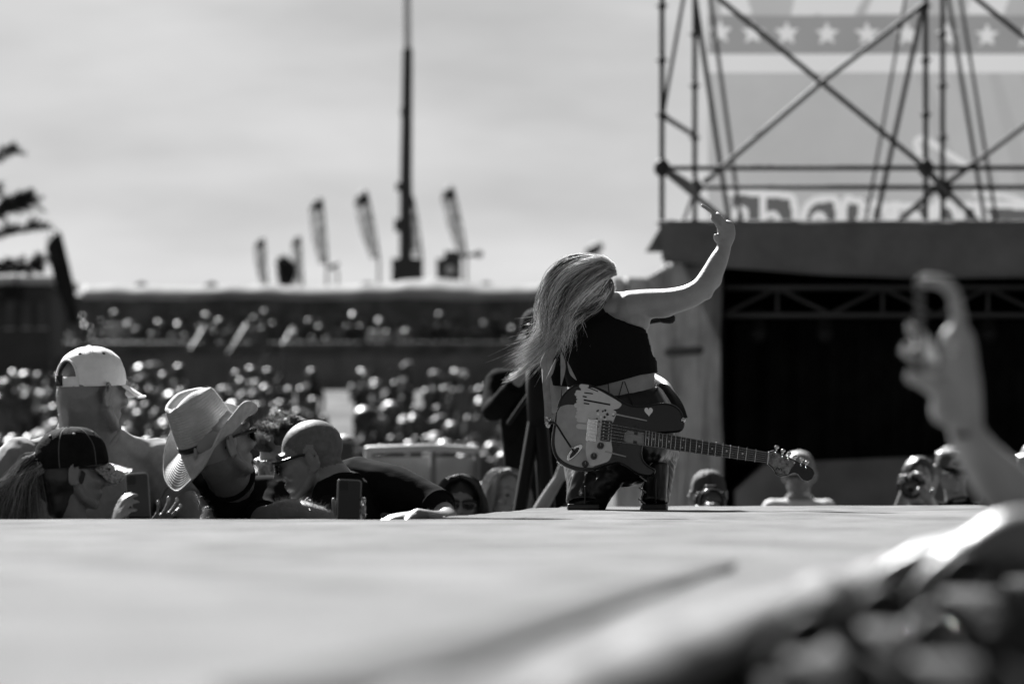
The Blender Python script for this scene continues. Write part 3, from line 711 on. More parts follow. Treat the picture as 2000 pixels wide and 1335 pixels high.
def finish(name, geo, m, parent, voxel, smooth=3, folds=None, classify=None):
    V, Fq, N = remesh(geo, voxel, smooth)
    if folds: V = fold(V, N, *folds)
    o = mk(name, (V, Fq), m, parent)
    if classify is not None:
        C = V[Fq].mean(1); o.data.polygons.foreach_set('material_index', classify(C).astype(np.int32))
    return o, V, N
def fuzz(name, V, N, parent, m, n, ln, r, seed=3, comb=(0, 0, 0)):
    """short hairs standing on a set of surface points"""
    rg = np.random.default_rng(seed); idx = rg.integers(0, len(V), n); Vn = []; Fc = []
    for i in idx:
        d = nrm(N[i] + rg.normal(0, .45, 3) + np.asarray(comb)); a = nrm(np.cross(d, rg.normal(0, 1, 3))) * r; L = ln * (.5 + rg.random()); b = len(Vn)
        p = V[i] - N[i] * .001; Vn += [p - a, p + a, p + d * L + np.cross(d, a) * .5]; Fc.append((b, b + 1, b + 2))
    return mk(name, (np.array(Vn), Fc), m, parent)

# ------------------------------------------------------------------ crowd figures
def std_figure(arms=((.26, .02, 1.14), (.25, -.06, .88)), armsL=None, fem=False, hair='short', hat=None, lean=0.0, shirt_long=False, stance=.1):
    """whole figure facing -Y, feet at z = 0; tags 0 skin, 1 hair or hat, 2 shirt, 3 trousers, 4 shoes"""
    g = Geo(); w = .9 if fem else 1.0
    for s in (-1, 1):
        g.tube([(s * .085, 0, .92), (s * (.09 + stance * .3), -.015, .5), (s * (.09 + stance * .5), .02, .09)], [.088 * w, .06, .045], 10, n=8, tag=3)
        g.tube([(s * (.09 + stance * .5), .05, .045), (s * (.10 + stance * .5), -.13, .04)], [.042, .034], 8, tag=4)
    g.tube([(0, 0, .9), (0, .005, 1.08), (0, -.005, 1.26), (0, .01, 1.42), (0, .02, 1.47)], [(.155, .11), (.14 * w, .105), (.165 * w, .12), (.15 * w, .085), (.07, .06)], 16, ref=(1, 0, 0), tag=2, n=12)
    for k, s in enumerate((-1, 1)):
        e, h = (arms if (s > 0 or armsL is None) else armsL)
        e = (s * e[0], e[1], e[2]); h = (s * h[0], h[1], h[2]); sh = (s * .185 * w, .01, 1.42)
        g.tube([sh, e], [.06 * w, .046], 9, tag=2 if shirt_long else 0)
        m_ = np.array(sh) * .4 + np.array(e) * .6; g.tube([sh, m_], [.066 * w, .056], 9, tag=2)
        g.tube([e, h], [.042, .028], 9, tag=2 if shirt_long else 0)
        dv = nrm(np.array(h) - np.array(e)); g.tube([h, np.array(h) + dv * .16], [(.036, .018), (.03, .012)], 8, tag=0)
    g.tube([(0, .02, 1.42), (0, .01, 1.56)], [.062, .055], 10, tag=0)
    hg = head_geo(fem); hg.xform(Matrix.Translation((0, -.005, 1.635))); g.join(hg, 0)
    if hair == 'short': g.ell((0, .018, 1.68), (.086, .103, .078), tag=1)
    if hair == 'long':
        g.ell((0, .02, 1.678), (.09, .104, .082), tag=1)
        g.tube([(0, .06, 1.68), (0, .085, 1.55), (0, .08, 1.38)], [(.09, .06), (.1, .05), (.07, .03)], 10, ref=(1, 0, 0), tag=1)
    if hat == 'cap':
        g.ell((0, .012, 1.69), (.092, .108, .075), tag=1); g.tube([(0, -.07, 1.69), (0, -.17, 1.675)], [(.075, .012), (.055, .01)], 10, ref=(1, 0, 0), tag=1)
    if hat == 'brim':
        g.ell((0, .012, 1.71), (.09, .105, .09), tag=1); g.tube([(0, .012, 1.695), (0, .012, 1.705)], [(.19, .17)] * 2, 18, ref=(1, 0, 0), tag=1)
    return g
ARM = {'down': ((.25, .02, 1.15), (.27, -.05, .90)), 'phone': ((.24, -.16, 1.20), (.10, -.34, 1.46)), 'up': ((.30, -.05, 1.66), (.24, -.12, 1.92)), 'hips': ((.36, .08, 1.18), (.18, -.04, 1.02)), 'cross': ((.23, -.12, 1.16), (-.02, -.2, 1.20)), 'eat': ((.25, -.10, 1.17), (.08, -.2, 1.40))}
VAR = [dict(arms='down', fem=False, hair='short'), dict(arms='cross', fem=False, hair='short', hat='cap'), dict(arms='down', fem=True, hair='long'), dict(arms='phone', fem=True, hair='long'),
       dict(arms='hips', fem=False, hair='short', hat='brim'), dict(arms='eat', fem=True, hair='short', hat='cap'), dict(arms='up', fem=False, hair='short'), dict(arms='phone', fem=False, hair='short', hat='cap')]
VNAME = ['short {} hair, arms hanging', '{} cap, arms folded', 'long {} hair, arms hanging', 'long {} hair, hands held up', 'broad {} hat, hands on hips', '{} cap, raising a drink', 'short {} hair, arms raised', '{} cap, hands held up']
vmesh = []
mat('crowd_skin', .06, .5, .3)
for i, v in enumerate(VAR):
    a = ARM[v['arms']]; L = None if v['arms'] in ('phone', 'up', 'hips', 'cross') else ARM['down']
    g = std_figure(a, L, v['fem'], v['hair'], v.get('hat'))
    V, Fq, N = remesh(g, .02, 2); me = raw_mesh('spectator', V, Fq)
    for m_ in ('crowd_skin', 'hair_dark', 'tee_mid', 'denim', 'shoe'): me.materials.append(MATS[m_])
    me.polygons.foreach_set('material_index', tagmats(V, Fq, g)); me.polygons.foreach_set('use_smooth', np.ones(len(me.polygons), bool)); vmesh.append(me)
mat('crowd_white', .35, .8, .2); mat('crowd_pale', .12, .8, .2); mat('crowd_mid', .06, .8, .2); mat('crowd_dark', .045, .8, .2); mat('crowd_black', .025, .8, .2)
mat('crowd_hair_shine', .035, .35, .5); mat('crowd_white_hat', .22, .6, .3)
SHIRT = ['crowd_white', 'crowd_pale', 'crowd_mid', 'crowd_dark', 'crowd_black']
SN = {'crowd_white': 'white', 'crowd_pale': 'pale', 'crowd_mid': 'grey', 'crowd_dark': 'dark', 'crowd_black': 'black'}
def spectator(x, y, z, vi, shirt, hatm, rz, sc_, zone, group):
    o = bpy.data.objects.new('person', vmesh[vi]); COL.objects.link(o); o.location = (x, y, z); o.rotation_euler = (0, 0, rz); o.scale = (sc_, sc_, sc_)
    for si, m_ in ((1, hatm), (2, shirt)):
        o.material_slots[si].link = 'OBJECT'; o.material_slots[si].material = MATS[m_]
    hat = VAR[vi].get('hat')
    hw = {'crowd_white_hat': 'white', 'crowd_pale': 'pale', 'crowd_hair_shine': 'dark', 'hair_dark': 'dark', 'hair_light': 'light'}[hatm]
    d_ = SN[shirt] + ' shirted spectator, ' + VNAME[vi].format(hw)
    o['label'] = d_ + ', ' + zone; o['category'] = 'person'; o['group'] = group + ', ' + d_
    return o
placed = []
def crowd_at(px, d, zone, group, dz=0.0, vi=None, shirt=None, hatm=None, z=None, sc_=None, rz=None):
    x = (px - 1000) / F * d
    vi = rng.choices(range(8), [5, 4, 5, 2, 2, 3, .7, 1.5])[0] if vi is None else vi
    shirt = shirt or rng.choices(SHIRT, [.8, 2.6, 4, 4, 2.2])[0]
    hat = VAR[vi].get('hat')
    hatm = hatm or (rng.choices(['crowd_white_hat', 'crowd_pale', 'hair_dark'], [1.6, 2, 5])[0] if hat else rng.choices(['crowd_hair_shine', 'hair_dark', 'hair_light'], [4, 6, 1.2])[0])
    spectator(x, d, (gz(x, d) if z is None else z) + dz, vi, shirt, hatm, rng.gauss(0, .55) if rz is None else rz, sc_ or rng.uniform(.93, 1.04), zone, group)
# terrace
px = -20.0
while px < 1085:
    crowd_at(px, TD + rng.uniform(.1, .95), 'on the roofed terrace', 'people on the terrace', z=TFL - .45 * rng.random() ** 1.5)
    px += rng.choice((18, 24, 30, 46, 60)) * rng.uniform(.8, 1.2)
px = -10.0
while px < 1085:
    crowd_at(px, TD + rng.uniform(2.2, 4.5), 'on the roofed terrace', 'people on the terrace', z=TFL)
    px += rng.uniform(24, 60)
# grassy slope: loose clusters
spots = []
tries = 0
while len(spots) < 205 and tries < 40000:
    tries += 1
    py = 716 + 190 * rng.random(); px = -25 + 1110 * rng.random()
    lo_, hi_ = 58.0, 106.0
    for _ in range(24):
        d = (lo_ + hi_) / 2
        if HY - (gz(0, d) + 1.68 - ZC) * F / d > py: lo_ = d
        else: hi_ = d
    if noise.noise((px * .011, py * .017, 3.1)) < -.16: continue
    if px > 545 and rng.random() > (.30 if d > 98 else .07): continue
    if ((px - 535) / 48) ** 2 + ((py - 805) / 40) ** 2 < 1 or ((px - 668) / 56) ** 2 + ((py - 778) / 42) ** 2 < 1: continue
    if any(abs(px - q[0]) < 15 + .05 * (py - 700) and abs(d - q[1]) < 3.2 for q in spots): continue
    spots.append((px, d))
for px, d in spots:
    crowd_at(px, d, 'on the grassy slope', 'people on the slope', dz=-.4 * rng.random() ** 1.8, rz=rng.gauss(0, .8))
# figures that stand out in the clearing
for px, d, vi, sh, hm in ((850, 66, 1, 'crowd_black', 'crowd_white_hat'), (925, 62, 0, 'crowd_black', 'hair_dark'), (600, 47, 2, 'crowd_black', 'hair_dark'), (662, 52, 2, 'crowd_pale', 'hair_light'), (742, 72, 5, 'crowd_dark', 'crowd_white_hat'), (790, 76, 1, 'crowd_mid', 'crowd_white_hat'), (700, 50, 0, 'crowd_pale', 'hair_dark'), (960, 62, 3, 'crowd_pale', 'hair_light'), (870, 50, 2, 'crowd_dark', 'hair_light'), (545, 44, 0, 'crowd_white', 'hair_dark'), (985, 47, 0, 'crowd_mid', 'hair_dark')):
    crowd_at(px, d, 'apart in the clearing', 'people in the clearing', vi=vi, shirt=sh, hatm=hm)
# ------------------------------------------------------------------ people at the stage edge
def person(label, d, head, sh, arms=(), skin='skin', shirt='tee_black', voxel=.0065, group=None, trousers='denim', fem=False, b=.115, neck_r=.058, classify=None, ears=True, foldamp=.004, neck_dd=0.0, hips=None, ground=0.0, neck_up=.035, skins=None, no_shirt=False):
    """head (px, py, yaw, pitch, roll, scale, dd); sh two shoulder joints (px, py, dd); arms [dict(path=[(px, py, dd, r)...], sleeve=t, hand=fn)]"""
    Hc = P(head[0], head[1], d + head[6]); M = Hm(Hc, head[2], head[3], head[4], head[5])
    S = [np.array(P(q[0], q[1], d + q[2])) for q in sh]; mid = (S[0] + S[1]) / 2; ax = S[1] - S[0]; wid = np.linalg.norm(ax); ax = nrm(ax * (1, 1, .5))
    root = empty('person', (mid[0], mid[1], ground), label, 'person', group)
    g = Geo(); hg = head_geo(fem, ears); hg.xform(M); g.join(hg)
    nb = mid + np.array([0, neck_dd, neck_up]); n0 = np.array(L2W(M, (0, .028 + (.018 if neck_r > .075 else 0), -.03 + (.03 if neck_r > .075 else 0))))
    g.tube([n0, n0 * .5 + nb * .5, nb], [neck_r * .97, neck_r, neck_r * 1.12], 14)
    hip = np.array(hips if hips is not None else (mid[0], mid[1] + .02, ground + (mid[2] - ground) * .63))
    dn = hip - mid
    sec = [(.0, .30, .70), (.10, .46, .85), (.3, .47, 1.0), (.6, .41, .95), (.85, .40, .95), (1.0, .43, 1.0)]
    def torso(G, inf, top=True):
        G.tube([mid + dn * t + np.array([0, 0, .0]) for t, _, _ in sec], [(wid * a + inf, b * c + inf) for _, a, c in sec], 20, ref=ax, n=18)
        for s_ in S:
            e = nrm(s_ - mid); t0 = .30 if inf else .12
            G.tube([nb * (1 - t0) + s_ * t0 - np.array([0, 0, .02]), nb * .45 + s_ * .55 - np.array([0, 0, .016]), s_], [neck_r * .8 + inf * .6, .052 + inf, .058 + inf], 12)
            G.ell(s_ - np.array([0, 0, .012]), np.array((.066, .066, .066)) + inf, nu=14, nv=10)
    torso(g, 0)
    sg = Geo()
    if not no_shirt: torso(sg, .008)
    hems = []
    for a in arms:
        p = np.array([list(P(q[0], q[1], d + q[2])) + [q[3]] for q in a['path']]); sp = spline(p, 22); sp[:, 3] = np.abs(sp[:, 3]); g.tube(sp[:, :3], sp[:, 3], 14)
        k = int(a.get('sleeve', .35) * 21)
        if k > 1 and not no_shirt: sg.tube(sp[:k + 1, :3], sp[:k + 1, 3] * 1.06 + a.get('loose', .009), 14, caps=True)
        if k > 1 and k < 21 and not no_shirt:
            hd_ = Geo(); t_ = nrm(sp[k, :3] - sp[k - 1, :3]); u_ = nrm(np.cross(t_, (.2, 1, .1))); v_ = np.cross(t_, u_); rr_ = sp[k, 3] * 1.06 + a.get('loose', .009) + .001
            hems.append([sp[k, :3] + (u_ * math.cos(q) + v_ * math.sin(q)) * rr_ for q in np.linspace(0, 2 * math.pi, 29)])
        if a.get('hand'): a['hand'](g, sp[-1, :3], nrm(sp[-1, :3] - sp[-4, :3]))
    body, V, N = finish('body', g, skins or [skin, 'scalp'], root, voxel, 3, None, (lambda C: classify(C, M)) if classify else None)
    if not no_shirt:
        finish('shirt', sg, shirt, root, max(voxel, .008), 2, (foldamp, 9.0, head[0] * .1, (1, 1, 1.6)))
        for h_ in hems: hg_o = Geo(); hg_o.tube(h_, .0045, 6, caps=False); mk('sleeve_hem', hg_o, shirt, root)
        cg_ = Geo(); na = nrm(nb - n0); u_ = nrm(np.cross(na, (0, 1, 0))); v_ = np.cross(na, u_); cc = nb * .86 + n0 * .14 if neck_r < .075 else nb - na * .012; cr_ = neck_r * (1.14 if neck_r < .075 else 1.09)
        cg_.tube([cc + u_ * math.cos(t) * cr_ + v_ * math.sin(t) * cr_ - na * .006 * math.sin(t) for t in np.linspace(0, 2 * math.pi, 33)], [(.006, .010)] * 33, 8, ref=na, caps=False); mk('collar', cg_, shirt, root)
    tg = Geo(); 
    for s_ in (-1, 1):
        hx = hip + ax * s_ * .085; tg.tube([hx + (0, 0, .06), (hx[0] + ax[0] * s_ * .03, hx[1] + ax[1] * s_ * .03, ground + .48), (hx[0] + ax[0] * s_ * .04, hx[1] + ax[1] * s_ * .04 + .02, ground + .06)], [.10, .068, .05], 12, n=10)
    finish('trousers', tg, trousers, root, .016, 2)
    for s_ in (-1, 1):
        hx = hip + ax * s_ * .125; sgo = Geo(); f_ = nrm(np.cross((0, 0, 1), ax)); 
        sgo.tube([(hx[0] + .02, hx[1] + .04, ground + .045), (hx[0] - f_[0] * .0 + .0, hx[1] - .14, ground + .042)], [.045, .036], 10, n=5); mk('shoe', sgo, 'shoe', root)
    return root, M, body, V, N
def toM(M, C):
    A = np.array(M.inverted()); return C @ A[:3, :3].T + A[:3, 3]
def buzz(C, M):
    q = toM(M, C); return ((q[:, 2] > .012 + np.clip(-(q[:, 1] + .01) * 1.1, -.05, .2)) & (q[:, 2] > -.05) & (np.abs(q).max(1) < .2) & (np.hypot(q[:, 0] * 1.0, (q[:, 1] - .012)) < .2) & ~((np.abs(q[:, 0]) > .0755) & (q[:, 2] < .04))).astype(int)

# ---- baseball caps
def cap(M, parent, crown, seam, brim, open_back=False, visor_len=.075, name='cap', tilt=0.0, rs=1.0, eyelet='cap_black', droop=.02, vscale=1.0, side=.018):
    C0 = np.array((0, .012, .034)); rx, ry, rz = .0885 * rs, .108 * rs, .098 * rs
    TM = M @ Matrix.Translation(C0) @ Matrix.Rotation(R(tilt), 4, 'X')
    def pt(az, el, k=1.0):      # az 0 = back (+Y), el 0..90
        c = math.cos(el) ** .8; return TM @ Vector((rx * k * math.sin(az) * c, ry * k * math.cos(az) * c, rz * k * math.sin(el) ** .92 if el > 0 else rz * k * el))
    nu, nv = 96, 26
    g = Geo(); V = []; idx = {}
    els = np.linspace(R(-9), R(89), nv)
    def wrinkle(az, el): return 1 + .020 * noise.noise((math.sin(az) * 3, math.cos(az) * 3, el * 4)) + .006 * math.cos(az * 6) * math.cos(el)
    for j in range(nv):
        for i in range(nu):
            az = 2 * math.pi * i / nu; V.append(pt(az, els[j], wrinkle(az, els[j])))
    Fc = []
    for j in range(nv - 1):
        for i in range(nu):
            az = (2 * math.pi * (i + .5) / nu + math.pi) % (2 * math.pi) - math.pi; el = els[j]
            if open_back and (az / R(33)) ** 2 + ((el) / R(38)) ** 2 < 1: continue
            Fc.append([j * nu + i, j * nu + (i + 1) % nu, (j + 1) * nu + (i + 1) % nu, (j + 1) * nu + i])
    g.add(V, Fc); co = mk(name, g, crown, parent); add_mod(co, 'SOLIDIFY', thickness=.0025, offset=-1)
    g = Geo()
    for q in range(6):
        az = R(60 * q + (0 if not open_back else 0)); e0 = R(40) if (open_back and q == 0) else R(-8)
        g.tube([pt(az, e, 1.010 * wrinkle(az, e)) for e in np.linspace(e0, R(87), 14)], .0024, 5)
    if open_back:
        arc = [pt(R(33) * math.cos(t), R(38) * math.sin(t), 1.012) for t in np.linspace(0, math.pi, 24)]; g.tube(arc, .0035, 6)
    mk('seams', g, seam, co)
    g = Geo(); t_ = pt(0, R(89), 1.02); g.ell(t_, (.010, .010, .006), nu=10, nv=6); mk('button', g, crown, co)
    for q in range(6):
        c = pt(R(60 * q + 30), R(52), 1.012); n_ = (c - TM.translation).normalized(); g = Geo(); g.tube([c - n_ * .001, c + n_ * .002], .0052, 10, caps=False); mk('eyelet', g, eyelet, co)
    if open_back:
        g = Geo(); V = []; 
        for k_, r_ in ((0, 1.006), (1, 1.02)):
            for i in range(25):
                az = R(-36 + 72 * i / 24)
                for el in (R(-9), R(7)): V.append(pt(az, el, r_))
        Fc = [[i * 2, i * 2 + 2, i * 2 + 3, i * 2 + 1] for i in range(24)]; g.add(V[50:], Fc); so = mk('strap', g, crown, co); add_mod(so, 'SOLIDIFY', thickness=.002)
        c = pt(R(7), R(1), 1.03); n_ = (c - TM.translation).normalized(); g = Geo(); X_ = n_.cross(Vector((0, 0, 1))).normalized(); Z_ = X_.cross(n_)
        Mb = Matrix((X_, n_, Z_)).transposed().to_4x4(); Mb.translation = c; g.box((-.015, -.002, -.017), (.015, .004, .017), Mb); bk = mk('buckle', g, 'band_black', so, smooth=False) if False else mk('buckle', g, 'band_black', co, smooth=False)
        g = Geo(); g.tube([Mb @ Vector((-.009, .006, -.010)), Mb @ Vector((.009, .006, .010))], .0022, 6); mk('buckle_bar', g, 'phone_frame', co)
    def vis(u, v):
        a = R(-62 + 124 * u); az = math.pi + a; p0 = Vector((rx * 1.0 * math.sin(az), ry * math.cos(az), -.012)); out = visor_len * vscale * (v ** 1.0) * (math.cos(a * .92) ** .55)
        return TM @ Vector((p0.x * (1 + .12 * v), p0.y - out, p0.z - droop * v - side * (abs(a) / R(62)) ** 2 * (.35 + .65 * v)))
    g = Geo().grid(vis, 25, 9); vo = mk('visor', g, brim, co); add_mod(vo, 'SOLIDIFY', thickness=.005)
    g = Geo(); g.tube([vis(u, 1.0) for u in np.linspace(0, 1, 25)], .0035, 6); mk('visor_edge', g, brim, vo) if False else mk('visor_edge', g, brim, co)
    return co
def sunglasses(M, parent, s=1.0, name='sunglasses'):
    g = Geo(); 
    for s_ in (-1, 1):
        g.tube([(s_ * .066, -.094, .014), (s_ * .073, -.06, .015), (s_ * .081, -.01, .016), (s_ * .083, .022, .006), (s_ * .082, .036, -.012)], [(.004, .0022), (.0045, .0022), (.004, .0022), (.003, .002), (.003, .002)], 8, n=16, ref=(0, 0, 1))
        g.tube([(s_ * .006, -.112, .016), (s_ * .036, -.109, .021), (s_ * .067, -.094, .016)], [.003, .0035, .004], 8, n=10)
    g.xform(M); so = mk(name, g, 'plastic_black', parent)
    for s_ in (-1, 1):
        def lf(u, v, s_=s_):
            a = 2 * math.pi * u; r_ = v; x = .037 + .030 * r_ * math.cos(a); z = .002 + .021 * r_ * math.sin(a) * (1.0 if math.sin(a) > 0 else 1.08)
            return M @ Vector((s_ * x, -.112 + .007 * (x / .037) ** 2 + .004 * r_ * r_, z))
        g = Geo().grid(lf, 24, 6, closed=True); lo = mk('lens', g, 'lens_dark', so); add_mod(lo, 'SOLIDIFY', thickness=.0025)
    return so
def phone(label, c, right, up, s=1.0, group=None, screen_dir=-1):
    """phone: c centre, right / up unit vectors"""
    right = Vector(right).normalized(); up = Vector(up); up = (up - right * up.dot(right)).normalized(); n = right.cross(up)
    Mp = Matrix((right, n, up)).transposed().to_4x4(); Mp.translation = c
    w, h, t = .0375 * s, .0765 * s, .0048
    def rr(w, h, r, k=6):
        pts = []
        for cx, cz, a0 in ((w - r, h - r, 0), (-w + r, h - r, 90), (-w + r, -h + r, 180), (w - r, -h + r, 270)):
            for i in range(k): a = R(a0 + 90 * i / (k - 1)); pts.append((cx + r * math.cos(a), cz + r * math.sin(a)))
        return pts
    root = empty('phone', tuple(c - Vector((0, 0, h))), label, 'phone', group)
    g = Geo(); g.prism([Mp @ Vector((x, -t, z)) for x, z in rr(w, h, .010)], Mp.to_3x3() @ Vector((0, 2 * t, 0))); o = mk('case', g, 'phone_frame', root); flat_smooth(o)
    for sd in (-1, 1):
        g = Geo(); g.prism([Mp @ Vector((x, sd * (t + .0006), z)) for x, z in rr(w - .0045, h - .0045, .008)], Mp.to_3x3() @ Vector((0, -sd * .0004, 0))); mk('screen' if sd == screen_dir else 'back_glass', g, 'phone_glass', root, smooth=False)
    g = Geo(); g.prism([Mp @ Vector((x - .018 * s, -screen_dir * (t + .0018), z + .055 * s)) for x, z in rr(.013, .013, .006)], Mp.to_3x3() @ Vector((0, screen_dir * .001, 0))); mk('camera_island', g, 'plastic_black', root, smooth=False)
    return root, Mp

# ================= man in the pale cap (seen from behind, face to the right)
D = 18.15
def cm_class(C, M): return buzz(C, M)
r1, M1, b1, V1, N1 = person('broad man in a pale cap and grey shirt, seen from behind', D, (184, 766, 133, 2, 0, 1.08, 0), ((38, 902, .02), (308, 903, .2)),
    [dict(path=[(38, 902, .02, .066), (6, 965, -.02, .062), (-6, 1060, -.06, .05), (90, 1110, -.25, .038)], sleeve=.45, loose=.014),
     dict(path=[(308, 903, .2, .066), (346, 962, .10, .056), (392, 1020, -.04, .046), (390, 1090, -.2, .036)], sleeve=.42, loose=.014)],
    skin='skin', shirt='tee_grey', b=.135, neck_r=.088, neck_dd=.01, neck_up=.095, foldamp=.006)
cap(M1, r1, 'cap_pale', 'cap_pale', 'cap_pale', open_back=True, tilt=-4, rs=1.0, droop=.038, visor_len=.075, side=.004)
sel = np.array([i for i in range(0, len(V1)) if (V1[i][2] > P(0, 905, D).z and V1[i][2] < P(0, 750, D).z and N1[i][0] < -.2)])
fuzz('neck_hair', V1[sel], N1[sel], r1, 'hair_light', 500, .007, .0004)
sel = np.array([i for i in range(len(V1)) if (V1[i][0] > P(372, 0, D).x and V1[i][2] < P(0, 950, D).z and N1[i][2] > .1)])
if len(sel): fuzz('arm_hair', V1[sel], N1[sel], r1, 'hair_light', 420, .016, .00045, comb=(.5, 0, -.4))

# ================= woman with the ponytail in the black cap
D = 17.62
wp_tips = {}
def hand_left(g, w, d_): wp_tips['l'] = hand_geo(g, w, nrm((.25, -.35, 1)), (.9, .4, .1), 1, (.35, .4, .45, .5), .92, .1)
def hand_right(g, w, d_): wp_tips['r'] = hand_geo(g, w, nrm((.72, -.2, .52)), (-.45, .35, .75), -1, (.10, .16, .22, .30), .92, .28)
r2, M2, b2, V2, N2 = person('woman with a ponytail and black cap filming beside the broad man', D, (145, 922, 108, 4, 0, 1.0, 0), ((92, 1062, -.14), (190, 1066, .16)),
    [dict(path=[(92, 1062, -.14, .046), (150, 1120, -.2, .042), (205, 1100, -.3, .034), (224, 1046, -.34, .026)], sleeve=.3, hand=hand_left),
     dict(path=[(190, 1066, .16, .046), (240, 1120, .05, .042), (266, 1100, -.1, .034), (272, 1044, -.2, .026)], sleeve=.3, hand=hand_right)],
    skin='skin', shirt='tee_black', fem=True, b=.10, neck_r=.05)
cap(M2, r2, 'cap_black', 'thread_pale', 'glitter', tilt=-9, rs=1.05, eyelet='thread_pale', visor_len=.075, droop=.03, side=.045)
sunglasses(M2, r2)
tie = L2W(M2, (.01, .115, .028)); g = Geo(); g.tube([tie + Vector((0, .0, .012)), tie - Vector((0, 0, .012))], .018, 12); mk('hair_tie', g, 'band_black', r2)
gd = []
for k_ in range(7):
    o_ = (k_ - 3); y_ = (k_ % 3 - 1) * .03
    gd.append([L2W(M2, (.012 + o_ * .004, .112, .03)), P(64 - o_ * 4, 908 + abs(o_) * 2, D - .02 + y_), P(38 + o_ * 8, 938 - o_ * 2, D - .03 + y_ * 1.5), P(20 + o_ * 15, 985, D - .03 + y_ * 1.8), P(8 + o_ * 20, 1055, D - .02 + y_ * 1.8)])
strands('ponytail', gd, 2400, ['hair_dark', 'hair_mid', 'hair_light'], r2, .011, .0009, 14, 3, 5, tipjit=.024, weights=[.25, .33, .42], clumps=5, tight=.5)
g = Geo(); g.tube([L2W(M2, (.012, .10, .03)), P(56, 925, D), P(36, 975, D), P(28, 1050, D)], [.016, .034, .046, .04], 12, n=14); finish('ponytail_core', g, 'hair_mid', r2, .007, 1, (.006, 40, 0, (1, 1, .25)))
g = Geo(); g.ell((0, .034, -.006), (.082, .086, .080), nu=18, nv=12); g.tube([(0, .04, -.04), (0, .045, -.12)], [(.058, .05), (.046, .036)], 12, ref=(1, 0, 0)); g.xform(M2); finish('hair_base', g, 'hair_dark', r2, .007, 2, (.003, 40, 0, (1, 1, 1)))
gd = [[L2W(M2, (.080, -.048 + .012 * k_, .032 - .012 * k_)), L2W(M2, (.086, -.01 + .01 * k_, .0 - .022 * k_)), L2W(M2, (.080, .045, -.01 - .024 * k_)), L2W(M2, (.055, .095, .0 - .018 * k_)), L2W(M2, (.02, .118, .022 - .006 * k_))] for k_ in range(5)]
strands('side_hair', gd, 650, ['hair_dark', 'hair_mid'], r2, .004, .0011, 12, 3, 6, tipjit=.004, weights=[.6, .4])
gd = [[L2W(M2, (.05, .10, .0)), L2W(M2, (.05, .105, -.05)), L2W(M2, (.045, .095 + .01 * k_, -.11))] for k_ in range(3)]
strands('loose_hair', gd, 120, ['hair_dark', 'hair_mid'], r2, .008, .0009, 10, 3, 7, tipjit=.014)
phone('phone held up by the ponytail woman, its screen showing the stage', P(269, 972, D - .25), (1, .35, .07), (.05, 0, 1), 1.0)
for p_, d_ in wp_tips['r'][:4]:
    g = Geo(); g.ell(np.array(p_) + np.array((0, -.004, .004)), (.0055, .003, .008)); mk('fingernail', g, 'nail', r2)

# ================= man in the straw cowboy hat
D = 18.12
r3, M3, b3, V3, N3 = person('man in a straw cowboy hat and black shirt', D, (430, 866, 126, -14, 4, 1.05, 0), ((378, 956, .16), (532, 966, .24)),
    [dict(path=[(378, 956, .16, .06), (330, 1060, .2, .055), (350, 1130, .1, .045)], sleeve=.7, loose=.014),
     dict(path=[(532, 966, .24, .055), (515, 1016, .05, .05), (568, 994, -.25, .034), (625, 1006, -.34, .029), (680, 1030, -.36, .026)], sleeve=.28)],
    skin='skin_tan', shirt='tee_black', b=.12, neck_r=.068, neck_dd=-.06, neck_up=.03)
sunglasses(M3, r3)
sel = np.array([i for i in range(len(V3)) if (P(535, 0, 18).x < V3[i][0] < P(700, 0, 18).x and V3[i][2] < P(0, 955, D).z and N3[i][2] > .15 and V3[i][1] < D - .1)])
if len(sel): fuzz('arm_hair', V3[sel], N3[sel], r3, 'hair_light', 900, .018, .0005, comb=(.6, 0, -.1))
g = Geo(); g.ell((0, .03, .01), (.082, .088, .08), nu=18, nv=12); g.xform(M3); mk('hair_base', g, 'hair_grey', r3)
# hat: frame with crown axis up-left, front to the right and away
hc = P(408, 856, D - .005); hz = Vector((-.42, -.30, .85)).normalized(); hf = Vector((.70, .48, .54)); hf = (hf - hz * hf.dot(hz)).normalized(); hx = hf.cross(hz).normalized()
HM = Matrix((hx, -hf, hz)).transposed().to_4x4(); HM.translation = hc       # local -Y = front
def crown_fn(u, v):
    a = 2 * math.pi * u; h = .15 * min(1, v / .8) if v < .8 else .15
    k = (1 - .20 * min(1, v / .8) ** 1.6) * (1 + .010 * math.sin(v * 22 * 2 * math.pi + .4 * math.sin(9 * a)))
    if v >= .8: k = .80 * (1 - (v - .8) / .2) + .0001
    x = .083 * k * math.cos(a); y = .104 * k * math.sin(a)
    z = h + (.012 * math.sin(min(1, (v - .8) / .2) * math.pi) if v > .8 else 0)
    if v > .7:      # crease along the top and pinches at the front
        w = min(1, (v - .7) / .2); z -= w * .034 * math.exp(-(x / .022) ** 2) * (1 if y < .07 else .4); z += w * .010 * (abs(x) / .06)
        z -= w * .02 * max(0, -y / .1)
    if y < 0: x *= 1 - .18 * min(1, v) * min(1, -y / .08)
    return HM @ Vector((x, y, z))
hat = mk('cowboy_hat', Geo().grid(crown_fn, 64, 150, closed=True), 'straw', r3); add_mod(hat, 'SOLIDIFY', thickness=.003, offset=-1)
